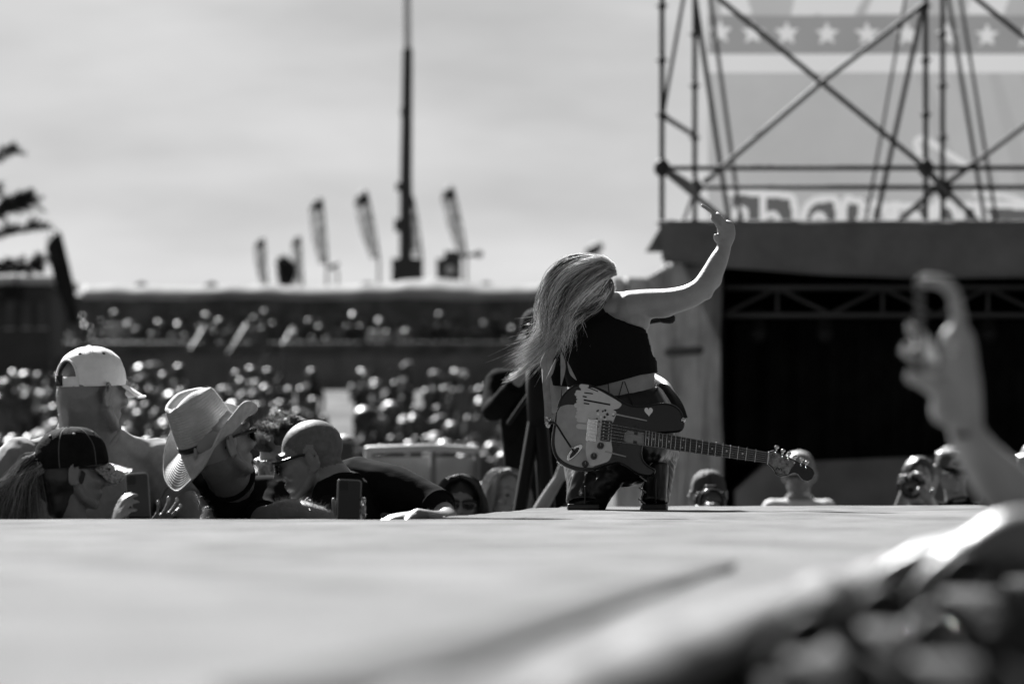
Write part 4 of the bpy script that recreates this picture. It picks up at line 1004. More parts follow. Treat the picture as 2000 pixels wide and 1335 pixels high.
def brim_fn(u, v):
    a = 2 * math.pi * u; e = .95 + v * (.92 + .08 * math.cos(2 * a)); x = .083 * math.cos(a) * e * (1 + .06 * v); y = .104 * math.sin(a) * (.95 + .86 * v)
    fr = .5 - .5 * math.sin(a); curl = (abs(math.cos(a)) ** 1.3) * (v ** 1.7) * (.004 + .115 * fr ** 1.2); x *= 1 - .30 * fr * (abs(math.cos(a)) ** 2) * v ** 2
    dip = -.030 * (abs(math.sin(a)) ** 2) * v ** 1.25 * (2.6 if math.sin(a) > 0 else .6)
    return HM @ Vector((x, y, curl + dip + .003 * math.sin(a * 7) * v + .0011 * math.sin(v * 15 * 2 * math.pi)))
o = mk('brim', Geo().grid(brim_fn, 80, 90, closed=True), 'straw_brim', hat); add_mod(o, 'SOLIDIFY', thickness=.004)
g = Geo(); g.tube([brim_fn(u, 1.0) for u in np.linspace(0, 1, 81)], .0035, 6, caps=False); mk('brim_edge', g, 'straw', hat)
g = Geo(); V = [HM @ Vector((.086 * math.cos(a) * k_, .107 * math.sin(a) * k_, z)) for z, k_ in ((.004, 1.0), (.022, .985)) for a in np.linspace(0, 2 * math.pi, 64, endpoint=False)]
g.add(V, [[i, (i + 1) % 64, 64 + (i + 1) % 64, 64 + i] for i in range(64)]); o = mk('hat_band', g, 'band_black', hat); add_mod(o, 'SOLIDIFY', thickness=.003)
for k_ in range(3):
    a = R(18 - 11 * k_); c = HM @ Vector((.0755 * math.cos(a), .096 * math.sin(a), .074 + .002 * k_)); n_ = (c - hc).normalized(); g = Geo(); g.tube([c - n_ * .002, c + n_ * .003], .0045, 8, caps=False); mk('eyelet', g, 'band_black', hat)
gd = [[HM @ Vector((.052, .088, .016)), HM @ Vector((.056, .100, -.004)), HM @ Vector((.058 + .01 * k_, .108, -.03))] for k_ in (-1, 0, 1)]
strands('frayed_straw', gd, 60, 'straw', hat, .003, .0012, 8, 3, 8, tipjit=.008)

# ================= dark haired man behind, looking down
D = 18.75
r4, M4, b4, V4, N4 = person('man with dark brushed-up hair behind the shaved man', D, (562, 897, -62, 26, 6, 1.04, 0), ((470, 1010, -.1), (640, 1010, .1)), [], skin='skin', shirt='tee_mid', b=.12, neck_r=.06)
g = Geo(); g.ell((0, .03, .045), (.083, .095, .082), nu=18, nv=12); g.xform(M4); hb_, Vh, Nh = finish('hair_base', g, 'hair_dark', r4, .008, 1, (.008, 26.0, 0, (1, 1, 1)))
gd = [[L2W(M4, (x_, -.066 - .01 * math.cos(x_ * 20), .072)), L2W(M4, (x_ * 1.05, -.080, .100)), L2W(M4, (x_ * 1.08 + .004, -.055, .122))] for x_ in (-.066, -.04, -.015, .01, .035, .066)]
strands('fringe', gd, 1300, ['hair_dark', 'hair_mid'], r4, .006, .0007, 9, 3, 9, tipjit=.007)
gd = [[L2W(M4, (x_, -.03 + y_, .115)), L2W(M4, (x_ * 1.06, -.03 + y_, .127)), L2W(M4, (x_ * 1.07, -.03 + y_ + .014, .134))] for y_ in (0, .04, .08) for x_ in (-.06, -.02, .02, .06)]
strands('crown_hair', gd, 1500, ['hair_dark', 'hair_mid'], r4, .009, .0007, 8, 3, 10, tipjit=.007)

# ================= shaved man in sunglasses, profile to the left, arm along the stage
D = 18.05
def sm_hand(g, w, d_): hand_geo(g, w, nrm((-1, -.2, -.10)), (0, .15, -1), 1, (.28, .30, .32, .36), 1.0, .12, .3)
r5, M5, b5, V5, N5 = person('shaved-head man in dark sunglasses with his arm along the stage edge', D, (606, 897, -98, 16, 0, 1.04, 0), ((640, 1010, -.19), (694, 942, .14)),
    [dict(path=[(694, 942, .14, .066), (770, 956, .05, .058), (830, 975, -.02, .044), (858, 993, -.08, .038), (872, 1012, -.16, .034), (850, 1015, -.3, .030), (816, 1007, -.42, .025)], sleeve=.52, loose=.016, hand=sm_hand),
     dict(path=[(640, 1010, -.19, .055), (610, 1090, -.2, .05), (560, 1130, -.25, .04)], sleeve=.5)],
    skin='skin', shirt='tee_black', b=.13, neck_r=.066, classify=buzz, neck_up=.02, neck_dd=.0)
sunglasses(M5, r5)
sel = np.array([i for i in range(len(V5)) if (toM(M5, V5[i:i + 1])[0][2] > .045 and N5[i][2] > -.1)])
fuzz('stubble', V5[sel], N5[sel], r5, 'hair_light', 1500, .004, .0003)
ss = bpy.data.objects['shirt.004'] if 'shirt.004' in bpy.data.objects else None
sel = np.array([i for i in range(len(V5)) if (P(835, 0, D).x < V5[i][0] and V5[i][2] < P(0, 940, D).z and N5[i][2] > .2)])
if len(sel): fuzz('arm_hair', V5[sel], N5[sel], r5, 'hair_light', 200, .012, .0004, comb=(.3, 0, 0))
ph, Mp = phone('phone in a metal rimmed case held before the shaved man', P(681, 985, 17.44), (1, .3, -.06), (-.06, .05, 1), 1.02)
# the hand that holds it, reaching up from below the deck edge
D = 17.5
def ph_hand(g, w, d_):
    c = np.array(P(681, 1020, 17.5)); 
    g.tube([w, P(676, 1035, 17.5), P(680, 1012, 17.49)], [(.03, .02), (.038, .018), (.036, .012)], 12, ref=(1, 0, 0))
    g.tube([P(664, 1020, 17.5), P(655, 998, 17.47), P(651, 975, 17.44)], [.011, .010, .008], 9, n=9)
    for j_, y_ in enumerate((976, 991, 1004)): g.tube([P(697, y_ + 12, 17.53), P(709, y_ + 5, 17.51), P(711, y_ - 1, 17.47), P(708, y_ - 2, 17.44)], [.0095, .009, .0085, .0075], 9, n=10)
r6, M6, b6, V6, N6 = person('short person below the stage edge holding up a phone', 17.75, (640, 1075, 175, -10, 0, 1.0, 0.1), ((600, 1175, .1), (715, 1175, .1)), [dict(path=[(715, 1175, .1, .05), (725, 1190, -.08, .042), (690, 1100, -.2, .033), (678, 1045, -.25, .026)], sleeve=.35, hand=ph_hand)], skin='skin_light', shirt='tee_black', fem=True, b=.1, neck_r=.05, voxel=.006)
gd = [[L2W(M6, (x_, .0, .115)), L2W(M6, (x_ * 1.3, .09, .07)), L2W(M6, (x_ * 1.4, .11, -.05)), L2W(M6, (x_ * 1.3, .1, -.2))] for x_ in (-.06, -.03, 0, .03, .06)]
strands('hair', gd, 300, ['hair_dark', 'hair_mid'], r6, .008, .0016, 10, 3, 12)

# ================= women at the far side of the thrust
def long_hair(M, root, mats, n, seed, ln=.22, part=0.0, base='hair_dark', wgt=None):
    g = Geo(); g.ell((0, .022, .036), (.086, .098, .086), nu=18, nv=12); g.tube([(0, .05, .05), (0, .075, -.06), (0, .07, -.06 - ln * .7)], [(.088, .06), (.095, .05), (.07, .03)], 14, ref=(1, 0, 0)); g.xform(M); finish('hair_base', g, base, root, .009, 2)
    gd = []
    for s_ in (-1, 1):
        for y_ in (-.06, -.03, .0, .04, .08):
            gd.append([L2W(M, (part + s_ * .004, y_ * .7, .124 - abs(y_) * .12)), L2W(M, (s_ * .062, y_ - .012, .098)), L2W(M, (s_ * .094, y_ - .004, .02)), L2W(M, (s_ * .100, y_ * .8 + .01, -.08)), L2W(M, (s_ * .094, y_ * .6, -.08 - ln))])
        strands('hair', gd, n, mats, root, .006, .0018, 12, 3, seed + s_ + 5, tipjit=.016, weights=wgt, clumps=3); gd = []
D = 24.2
def w7c(C, M): return np.zeros(len(C), int)
r7, M7, b7, V7, N7 = person('dark haired woman in sunglasses peering over the stage', D, (898, 984, 3, 2, 0, .98, 0), ((835, 1065, 0), (962, 1065, 0)), [dict(path=[(835, 1065, 0, .045), (825, 1130, -.05, .04), (850, 1180, -.15, .03)]), dict(path=[(962, 1065, 0, .045), (972, 1130, -.05, .04), (950, 1180, -.15, .03)])], skin='skin', shirt='tee_black', fem=True, b=.1, neck_r=.05, voxel=.008)
sunglasses(M7, r7, 1.15); long_hair(M7, r7, ['hair_dark', 'hair_mid'], 260, 21, wgt=[.75, .25])
D = 27.0
r8, M8, b8, V8, N8 = person('blonde woman behind the thrust stretching one bare arm forward', D, (988, 968, 22, 4, 4, 1.02, 0), ((930, 1040, 0), (1045, 1040, -.05)), [dict(path=[(1045, 1040, -.05, .045), (1030, 1050, -.3, .042), (1058, 990, -.6, .034), (1094, 930, -.8, .024)], sleeve=.12, hand=lambda g, w, d_: hand_geo(g, w, d_, (0, -1, .2), 1, (.5, .5, .5, .5), .95)),
    dict(path=[(930, 1040, 0, .045), (915, 1110, 0, .04), (940, 1160, -.1, .03)])], skin='skin_light', shirt='tee_mid', fem=True, b=.1, neck_r=.05, voxel=.008)
long_hair(M8, r8, ['hair_blond', 'hair_light'], 260, 31, base='hair_light', ln=.16)
for Mx, rx_ in ((M8, r8),):
    for s_ in (-1, 1):
        g = Geo(); g.ell((s_ * .029, -.088, .007), (.011, .005, .0055)); g.xform(Mx); mk('eye', g, 'hair_dark', rx_)

# ================= photographers and others on the right, behind the thrust
def camera_still(label, c, lens_r=.043, length=.16, yaw=0, tele=False):
    Mc = Matrix.Translation(c) @ Matrix.Rotation(R(yaw), 4, 'Z'); root = empty('photo_camera', tuple(c - Vector((0, 0, .06))), label, 'camera')
    g = Geo(); g.box((-.07, -.03, -.05), (.07, .035, .045)); g.box((-.028, -.028, .046), (.028, .03, .078)); g.box((-.078, -.045, -.05), (-.04, -.029, .03)); g.xform(Mc); o = mk('body', g, 'cam_black', root, smooth=False); add_mod(o, 'BEVEL', width=.007, segments=2)
    g = Geo(); g.tube([(0, -.031, 0), (0, -.05, 0), (0, -length * .6, 0), (0, -length, 0)], [lens_r * .9, lens_r * .92, lens_r, lens_r * 1.08], 22, caps=False); g.xform(Mc); o = mk('lens', g, 'cam_black', root)
    g = Geo(); g.ell((0, -length - .001, 0), (lens_r * .92, .006, lens_r * .92), nu=20, nv=8); g.xform(Mc); mk('front_glass', g, 'cam_glass', root)
    g = Geo(); g.tube([(lens_r * 1.08 * math.cos(a), -length * .8, lens_r * 1.08 * math.sin(a)) for a in np.linspace(0, 6.283, 25)], .004, 6, caps=False); g.xform(Mc); mk('zoom_ring', g, 'phone_frame', root)
    return root
D = 28.0
def grip(side): return lambda g, w, d_: hand_geo(g, w, nrm((-side * .5, -.5, .5)), (0, -.6, -.5), side, (.5, .5, .5, .5), 1.0)
r9, M9, b9, V9, N9 = person('photographer in a cap aiming a camera beside the pale curtain', D, (1384, 968, 4, 4, 0, .96, 0), ((1318, 1042, 0), (1452, 1042, 0)), [dict(path=[(1318, 1042, 0, .05), (1330, 1075, -.2, .042), (1366, 1010, -.3, .03)], sleeve=.5, hand=grip(-1)), dict(path=[(1452, 1042, 0, .05), (1440, 1075, -.2, .042), (1410, 1010, -.3, .03)], sleeve=.5, hand=grip(1))], skin='skin', shirt='tee_mid', b=.11, voxel=.009)
cap(M9, r9, 'crowd_mid', 'cap_black', 'cap_black'); camera_still('camera with round lens at the capped photographer\'s eye', P(1388, 978, D - .20), .055, .14)
D = 34.0
r10, M10, b10, V10, N10 = person('man in a white shirt and pale cap behind the guitar head', D, (1560, 926, -8, 0, 0, 1.04, 0), ((1510, 996, 0), (1612, 996, 0)), [dict(path=[(1510, 996, 0, .06), (1490, 1090, 0, .05), (1500, 1160, -.05, .04)], sleeve=.5), dict(path=[(1612, 996, 0, .06), (1634, 1090, 0, .05), (1622, 1160, -.05, .04)], sleeve=.5)], skin='skin', shirt='tee_white', b=.12, voxel=.009, neck_r=.064, neck_up=.06)
cap(M10, r10, 'crowd_white_hat', 'crowd_pale', 'cap_black')
D = 30.0
r11, M11, b11, V11, N11 = person('dark haired photographer holding a camera to one eye', D, (1795, 938, 0, 4, 0, 1.03, 0), ((1735, 1015, 0), (1850, 1015, 0)), [dict(path=[(1735, 1015, 0, .052), (1742, 1050, -.15, .042), (1756, 1000, -.25, .036), (1772, 948, -.28, .028)], sleeve=.2, hand=grip(-1)), dict(path=[(1850, 1015, 0, .052), (1850, 1050, -.2, .042), (1815, 975, -.3, .028)], sleeve=.45, hand=grip(1))], skin='skin', shirt='tee_black', b=.11, voxel=.009)
g = Geo(); g.ell((0, .022, .04), (.086, .098, .086), nu=18, nv=12); g.xform(M11); finish('hair', g, 'hair_dark', r11, .009, 2, (.006, 30, 0, (1, 1, 1)))
camera_still('camera with wide dark lens held by the dark haired photographer', P(1782, 952, D - .20), .052, .15, -6)
r12, M12, b12, V12, N12 = person('man in a dark cap shading his eyes next to the photographers', 30.6, (1862, 918, 12, 6, 0, 1.02, 0), ((1812, 1000, 0), (1930, 1000, 0)), [dict(path=[(1930, 1000, 0, .055), (1946, 960, -.1, .045), (1912, 915, -.22, .034), (1886, 886, -.26, .028)], sleeve=.4, hand=lambda g, w, d_: hand_geo(g, w, nrm((-1, -.1, .15)), (0, .4, -1), 1, (.15, .15, .15, .2), 1.0)), dict(path=[(1812, 1000, 0, .055), (1800, 1070, 0, .045), (1820, 1150, 0, .035)], sleeve=.4)], skin='skin', shirt='tee_black', b=.115, voxel=.009)
cap(M12, r12, 'crowd_mid', 'cap_black', 'cap_black')

D = 29.5
r14, M14, b14, V14, N14 = person('bare headed bystander at the far end of the row of photographers', D, (2022, 905, -60, 0, 0, 1.05, 0), ((1965, 985, 0), (2085, 985, 0)), [dict(path=[(1965, 985, 0, .055), (1958, 1060, 0, .045), (1975, 1130, 0, .035)], sleeve=.5)], skin='skin', shirt='tee_white', b=.115, voxel=.01)
# ================= video camera on a tripod with its operator
vc = empty('video_camera', tuple(P(1052, 700, 26.6)), 'black video camera mounted on the tripod behind the performer', 'camera')
c = P(1052, 700, 26.6); g = Geo(); g.box((c.x - .06, c.y - .16, c.z), (c.x + .06, c.y + .2, c.z + .16)); o = mk('body', g, 'cam_black', vc, smooth=False); add_mod(o, 'BEVEL', width=.012, segments=2)
g = Geo(); g.tube([(c.x, c.y - .161, c.z + .08), (c.x, c.y - .3, c.z + .08)], [.05, .06], 18, caps=False); mk('lens', g, 'cam_black', vc)
g = Geo(); g.tube([(c.x, c.y - .1, c.z + .161), (c.x, c.y - .08, c.z + .21), (c.x, c.y + .1, c.z + .21), (c.x, c.y + .12, c.z + .161)], .012, 8); mk('handle', g, 'cam_black', vc)
tp = empty('tripod', (c.x, c.y, 0), 'black camera tripod with spread legs behind the performer', 'tripod')
g = Geo(); g.tube([(c.x, c.y, c.z - .32), (c.x, c.y, c.z - .002)], [.05, .065], 14, caps=False); mk('fluid_head', g, 'cam_black', tp)
for k_, (ex, ey) in enumerate(((-.30, -.1), (.16, -.30), (.10, .4))):
    g = Geo(); g.tube([(c.x + ex * .06, c.y + ey * .06, c.z - .3), (c.x + ex * .55, c.y + ey * .55, .85), (c.x + ex, c.y + ey, .02)], [.034, .03, .02], 8); lg = mk('leg', g, 'cam_black', tp)
    g = Geo(); g.tube([(c.x + ex * .53, c.y + ey * .53, .92), (c.x + ex * .57, c.y + ey * .57, .80)], .042, 8); mk('clamp', g, 'cam_black', lg)
g = Geo(); g.tube([(c.x, c.y + .05, c.z - .1), (c.x - .14, c.y + .25, c.z - .3)], .011, 8); mk('pan_handle', g, 'cam_black', tp)
r13, M13, b13, V13, N13 = person('camera operator in black standing at the tripod', 27.4, (1052, 655, -20, 8, 0, 1.0, 0), ((975, 745, 0), (1120, 745, 0)), [dict(path=[(975, 745, 0, .055), (965, 800, -.15, .045), (1010, 745, -.35, .03)], sleeve=.98, hand=lambda g, w, d_: hand_geo(g, w, d_, (0, -.3, -1), -1, (.6, .6, .6, .6))), dict(path=[(1120, 745, 0, .055), (1120, 830, -.1, .045), (1070, 800, -.3, .03)], sleeve=.4)], skin='skin_light', shirt='tee_black', b=.12, voxel=.01, ground=0.0)
cap(M13, r13, 'cap_black', 'cap_black', 'cap_black')
# ------------------------------------------------------------------ performer, seen from behind
mat('leather', .005, .28, .35, bump=.1, bscale=22, bstretch=(1, 1, .4))
mat('crop_top', .006, .85, .12)
mat('perf_hair_dark', .055, .36, .6); mat('perf_hair_mid', .3, .38, .6); mat('perf_hair_light', .95, .4, .6)
mat('guitar_dark', .009, .2, .25, coat=.15)
mat('guitar_side', .09, .3, .5, coat=.3)
mat('paint_light', .5, .35, .4, var=.08, scale=30)
mat('paint_mid', .3, .3, .4, var=.15, scale=18)
mat('paint_white', .7, .4, .4)
mat('chrome', .5, .18, .5, metal=1.0)
mat('fret_steel', .45, .25, .5, metal=.9)
mat('rosewood', .014, .45, .4, var=.3, scale=40, stretch=(.2, 1, 1))
mat('pickup_black', .008, .3, .4)
mat('headstock_print', .16, .4, .4, var=.75, scale=70)
mat('strap_leather', .25, .6, .3, var=.2, scale=30)
mat('strap_black', .008, .5, .3)
D = 20.0
perf = empty('person', tuple(P(1215, 1002, D).to_3d()), 'long haired woman in a black halter top crouching on the stage with one arm raised', 'person')
perf.location.z = ZS + .012
g = Geo()
MP = Hm(P(1145, 567, D + .0), 184, -6, 14, .98)
hg = head_geo(True); hg.xform(MP); g.join(hg)
def TP(pts): return [(P(x, y, D + dd), r) for x, y, dd, r in pts]
def lim(pts, seg=14, n=20):
    q = TP(pts); g.tube([a for a, _ in q], [r for _, r in q], seg, n=n)
lim([(1142, 575, .01, .050), (1152, 592, .01, .050), (1166, 612, .02, .060)])                        # neck
q = [(1172, 612, .03, .075, .055), (1178, 640, .03, .140, .085), (1187, 690, .03, .160, .100), (1196, 735, .02, .152, .100), (1204, 775, .02, .145, .098), (1212, 820, .03, .168, .115), (1216, 865, .05, .172, .12)]
g.tube([P(x, y, D + dd) for x, y, dd, a, b in q], [(a, b) for x, y, dd, a, b in q], 22, ref=(1, 0, .05), n=24)    # torso
lim([(1168, 604, .02, .050), (1205, 597, .02, .050), (1240, 598, .01, .052)])                        # right trapezius
lim([(1160, 612, .03, .05), (1125, 625, .05, .05), (1098, 648, .08, .05)])                            # left trapezius
g.ell(P(1236, 606, D + .015), (.060, .060, .058), nu=16, nv=12); g.ell(P(1240, 626, D + .01), (.055, .06, .06))
g.ell(P(1100, 652, D + .08), (.055, .055, .055))
arm = [(1230, 600, .01, .060), (1265, 594, .0, .054), (1305, 589, -.02, .0475), (1342, 580, -.04, .043), (1370, 564, -.05, .041), (1389, 537, -.04, .039), (1403, 509, -.03, .034), (1412, 489, -.02, .027), (1417, 473, -.02, .023)]
lim(arm, 16, 36)
lim([(1100, 652, .08, .05), (1082, 720, .14, .045), (1095, 790, .2, .042), (1130, 740, .36, .035), (1170, 690, .44, .027)], 12, 24)   # left arm, in front of her
g.ell(P(1379, 570, D - .05), (.026, .03, .029)); g.ell(P(1392, 541, D - .035), (.035, .037, .045)); g.ell(P(1290, 598, D - .01), (.07, .045, .042))
hand_geo(g, P(1170, 690, D + .44), (.5, .4, .8), (0, -1, .2), 1, (.9, .9, .9, .9), .95)
# raised hand: palm, pointing fore-finger, curled fingers, thumb
g.tube([P(1417, 476, D - .02), P(1419, 458, D - .02), P(1417, 440, D - .02)], [(.025, .017), (.033, .019), (.032, .017)], 14, ref=(1, 0, .1), n=8)
def fing(pts, r=.0085):
    g.tube([P(x, y, D + dd) for x, y, dd in pts], np.linspace(r, r * .82, len(pts)), 9, n=12)
fing([(1410, 440, -.02), (1401, 424, -.02), (1386, 411, -.02), (1371, 401, -.02)], .0085)           # pointing
fing([(1405, 446, -.03), (1399, 436, -.035), (1393, 429, -.03), (1390, 423, -.015)], .0090)
fing([(1414, 444, -.025), (1412, 431, -.03), (1406, 423, -.02), (1401, 417, -.005)], .0092)
fing([(1427, 452, -.02), (1431, 443, -.025), (1427, 436, -.01), (1421, 432, .0)], .0086)
fing([(1408, 474, -.02), (1399, 468, -.03), (1398, 460, -.04)], .0105)                              # thumb base
Vb, Fb, Nb = remesh(g, .0055, 3)
mk('body', (Vb, Fb), 'skin_light', perf)
def px_of(V): return 1000 + V[:, 0] / V[:, 1] * F, HY - (V[:, 2] - ZC) / V[:, 1] * F
def inside(X, Y, pts): return in_poly(X, Y, pts)
# halter crop top: shell over the torso between traced seams
TOP = [(1163, 588), (1172, 589), (1181, 609), (1200, 622), (1226, 631), (1259, 641), (1270, 688), (1290, 726), (1250, 732), (1215, 742), (1172, 753), (1140, 758), (1080, 752), (1070, 700), (1098, 660), (1118, 616), (1150, 602)]
pxs, pys = px_of(Vb); keep = inside(pxs, pys, TOP) & (np.abs(Vb[:, 1] - D) < .22)
keep &= ~((pxs > 1200) & (Vb[:, 1] < D - .02) & (pys < 615))
idx = -np.ones(len(Vb), int); used = np.where(keep)[0]; Fb = [tuple(f) for f in Fb]; idx[used] = np.arange(len(used))
Ft = [tuple(idx[list(f)]) for f in Fb if all(keep[v] for v in f)]
Vt = Vb[used] + Nb[used] * .006
ec = {}
for f in Ft:
    for i in range(len(f)):
        e = tuple(sorted((f[i], f[(i + 1) % len(f)]))); ec[e] = ec.get(e, 0) + 1
bd = sorted({v for e, c_ in ec.items() if c_ == 1 for v in e})
qx, qy = px_of(Vt)
for v in bd:         # draw the hem onto the traced seam line
    best = None
    for (x0, y0), (x1, y1) in zip(TOP, TOP[1:] + TOP[:1]):
        dx, dy = x1 - x0, y1 - y0; t_ = min(1, max(0, ((qx[v] - x0) * dx + (qy[v] - y0) * dy) / (dx * dx + dy * dy))); cx, cy = x0 + t_ * dx, y0 + t_ * dy; dd_ = math.hypot(cx - qx[v], cy - qy[v])
        if best is None or dd_ < best[0]: best = (dd_, cx, cy)
    if best[0] < 7: Vt[v] = np.array(P(best[1], best[2], Vt[v][1]))
o = mk('halter_top', (Vt, Ft), 'crop_top', perf); add_mod(o, 'SOLIDIFY', thickness=.004, offset=1); 
# back laces
for a, b in (((1187, 742), (1192, 788)), ((1217, 744), (1207, 778)), ((1220, 745), (1236, 790))):
    g2 = Geo(); g2.tube([P(a[0], a[1], D - .075), P((a[0] + b[0]) / 2, (a[1] + b[1]) / 2, D - .092), P(b[0], b[1], D - .085)], .0016, 6, n=8); mk('lace', g2, 'band_black', perf)
# leather trousers and boots
g = Geo()
g.tube([P(1212, 800, D + .03), P(1216, 850, D + .05), P(1214, 885, D + .07)], [(.172, .12), (.185, .135), (.15, .12)], 22, ref=(1, 0, 0), n=12)
def leg(pts, n=22):
    g.tube([P(x, y, D + dd) for x, y, dd, _, _ in pts], [(a, b) for *_, a, b in pts], 16, ref=(1, 0, .2), n=n)
leg([(1170, 862, .08, .085, .085), (1150, 880, .34, .08, .08), (1138, 892, .44, .07, .07)])          # left thigh, forward
leg([(1138, 892, .44, .066, .066), (1140, 915, .28, .07, .07), (1150, 950, .14, .076, .075), (1146, 985, .06, .066, .066), (1138, 1002, .03, .060, .06)])
leg([(1200, 880, .05, .075, .07), (1188, 915, .03, .072, .06), (1162, 955, .02, .066, .055), (1142, 997, .02, .062, .05)])        # calf behind it, towards the camera
leg([(1258, 866, .08, .08, .085), (1280, 876, .30, .075, .08), (1290, 884, .42, .068, .07)])
leg([(1290, 884, .42, .066, .066), (1288, 905, .30, .06, .062), (1284, 940, .16, .055, .058), (1277, 1000, .05, .046, .05)])
Vl, Fl, Nl = remesh(g, .007, 2); Vl[:, 2] = np.maximum(Vl[:, 2], ZS + .013)
def wr(v): return noise.noise((v[0] * 14 + v[2] * 9, v[1] * 8, v[2] * 22 - v[0] * 12))
amp = np.array([.004 * abs(wr(v)) + .003 * noise.noise(tuple(v * 50)) for v in Vl]) * np.clip((ZS + .30 - Vl[:, 2]) / .1, .3, 1)
mk('leather_trousers', (Vl + Nl * amp[:, None], Fl), 'leather', perf)
for (bx, by, dd, w, h) in ((1139, 1002, .0, .060, .10), (1277, 1002, .02, .046, .135)):
    g = Geo(); c = P(bx, by, D + dd); zb = ZS + .0135
    g.tube([(c.x + (.03 if bx < 1200 else .01), c.y + .02, zb + h + .03), (c.x + .003, c.y + .01, zb + h * .5), (c.x, c.y, zb + .02)], [(w * .98, .05), (w, .055), (w * 1.02, .06)], 18, ref=(1, 0, 0), caps=False, n=8)
    g.tube([(c.x, c.y + .03, zb + .035), (c.x - .015, c.y + .20, zb + .03)], [(w * .9, .034), (w * .7, .026)], 14, ref=(1, 0, 0), n=6)
    bo, Vx, Nx = finish('boot', g, 'leather', perf, .007, 2, (.003, 30, bx * .1, (1, 1, .6)))
    g = Geo(); g.box((c.x - w * .92, c.y - .058, ZS + .012), (c.x + w * .92, c.y - .0, ZS + .034)); o = mk('heel', g, 'pickup_black', bo, smooth=False); add_mod(o, 'BEVEL', width=.004, segments=2)
    g = Geo(); g.tube([(c.x + w * .1, c.y - .062, zb + .02), (c.x + w * .1, c.y - .064, zb + h * .8)], .003, 6); mk('seam', g, 'leather', bo)
# laces down the side of the right boot
for k_ in range(7):
    g = Geo(); y_ = 930 + k_ * 11; g.tube([P(1250 + (k_ % 2) * 8 - k_ * .6, y_, D - .02), P(1262 - (k_ % 2) * 8 - k_ * .6, y_ + 9, D - .03)], .003, 7, n=5); mk('boot_lace', g, 'strap_leather', perf)
# earpiece and radio pack cord
g = Geo(); g.ell(P(1199, 563, D + .01), (.009, .008, .012)); mk('ear_monitor', g, 'paint_white', perf)
# ---- hair
def hg_(*pts): return [P(x, y, D + dd) for x, y, dd in pts]
cap_g = Geo(); cap_g.ell((0, .016, .040), (.083, .097, .082), nu=20, nv=14); cap_g.ell((0, .05, -.012), (.073, .05, .06)); cap_g.xform(MP); finish('hair_base', cap_g, 'perf_hair_dark', perf, .008, 2, (.003, 40, 0, (1, 1, 1)))
# locks start at the parting (right of the crown), wrap the head and gather into a wind-blown tail at the nape, left
HG1 = [hg_((1192, 520, .0), (1160, 507, -.03), (1115, 511, -.05), (1082, 538, -.06), (1068, 580, -.06), (1072, 622, -.05), (1082, 648, -.05), (1062, 676, -.07), (1036, 694, -.09)),
       hg_((1196, 524, -.02), (1165, 513, -.07), (1124, 524, -.085), (1094, 555, -.09), (1078, 595, -.08), (1078, 630, -.07), (1084, 652, -.06), (1066, 680, -.08), (1038, 698, -.1)),
       hg_((1199, 530, -.03), (1174, 522, -.085), (1138, 538, -.105), (1106, 570, -.105), (1090, 606, -.09), (1088, 634, -.075), (1080, 652, -.06), (1058, 676, -.08), (1032, 694, -.09)),
       hg_((1192, 531, -.04), (1180, 534, -.085), (1152, 552, -.112), (1120, 582, -.11), (1100, 612, -.095), (1090, 632, -.08), (1080, 652, -.07), (1058, 674, -.08), (1034, 690, -.09)),
       hg_((1186, 540, -.06), (1180, 552, -.085), (1166, 574, -.105), (1142, 594, -.105), (1112, 612, -.095), (1096, 630, -.08), (1086, 650, -.07), (1066, 676, -.08), (1042, 694, -.08)),
       hg_((1184, 560, -.06), (1182, 572, -.07), (1176, 586, -.085), (1158, 597, -.09), (1132, 606, -.09), (1106, 622, -.08), (1096, 642, -.07), (1078, 668, -.07), (1056, 690, -.08))]
HG3 = [hg_((1180, 515, .02), (1130, 509, .02), (1092, 524, .01), (1069, 562, .0), (1062, 606, -.02), (1072, 640, -.04), (1056, 672, -.07), (1030, 690, -.09), (1008, 704, -.1)),
       hg_((1170, 510, .0), (1124, 507, -.02), (1086, 530, -.03), (1068, 572, -.04), (1068, 616, -.05), (1078, 646, -.05), (1058, 674, -.08), (1034, 696, -.09), (1016, 712, -.1))]
hm = ['perf_hair_dark', 'perf_hair_mid', 'perf_hair_light']
strands('hair', [h_[:-1] for h_ in HG1[:3]] + [h_[:-2] + [h_[-2].lerp(h_[-3], .6)] for h_ in HG1[3:]], 6500, hm, perf, .008, .0007, 28, 3, 41, tipjit=.034, weights=[.48, .24, .28], clumps=9, tight=.5, short=.65, wave=1.6)
strands('crown_hair', HG3, 1500, hm, perf, .006, .0008, 26, 3, 43, tipjit=.024, weights=[.2, .35, .45], clumps=6, tight=.5)
strands('flyaway_hair', [HG1[0], HG3[0]], 260, hm[2:] * 1, perf, .014, .0006, 26, 3, 44, tipjit=.045)
lk = [hg_((1090, 650, -.06), (1062, 690, -.09), (1028, 716, -.1), (1000, 738, -.11), (976, 748, -.11)), hg_((1094, 655, -.06), (1072, 692, -.09), (1040, 712, -.1), (1015, 728, -.1), (988, 742, -.1))]
strands('wind_lock', lk, 110, hm[1:], perf, .004, .0009, 16, 3, 45, tipjit=.008)

# ------------------------------------------------------------------ microphone she holds, its end shows beyond the arm
mic = empty('microphone', tuple(P(1285, 623, D + .36)), 'black microphone showing below the raised arm', 'microphone')
g = Geo(); g.tube([P(1262, 628, D + .36), P(1296, 621, D + .34)], [.012, .014], 12); mk('handle', g, 'plastic_black', mic)
g = Geo(); g.tube([P(1296, 621, D + .34), P(1309, 622, D + .335)], .019, 14); mk('head', g, 'cam_black', mic)

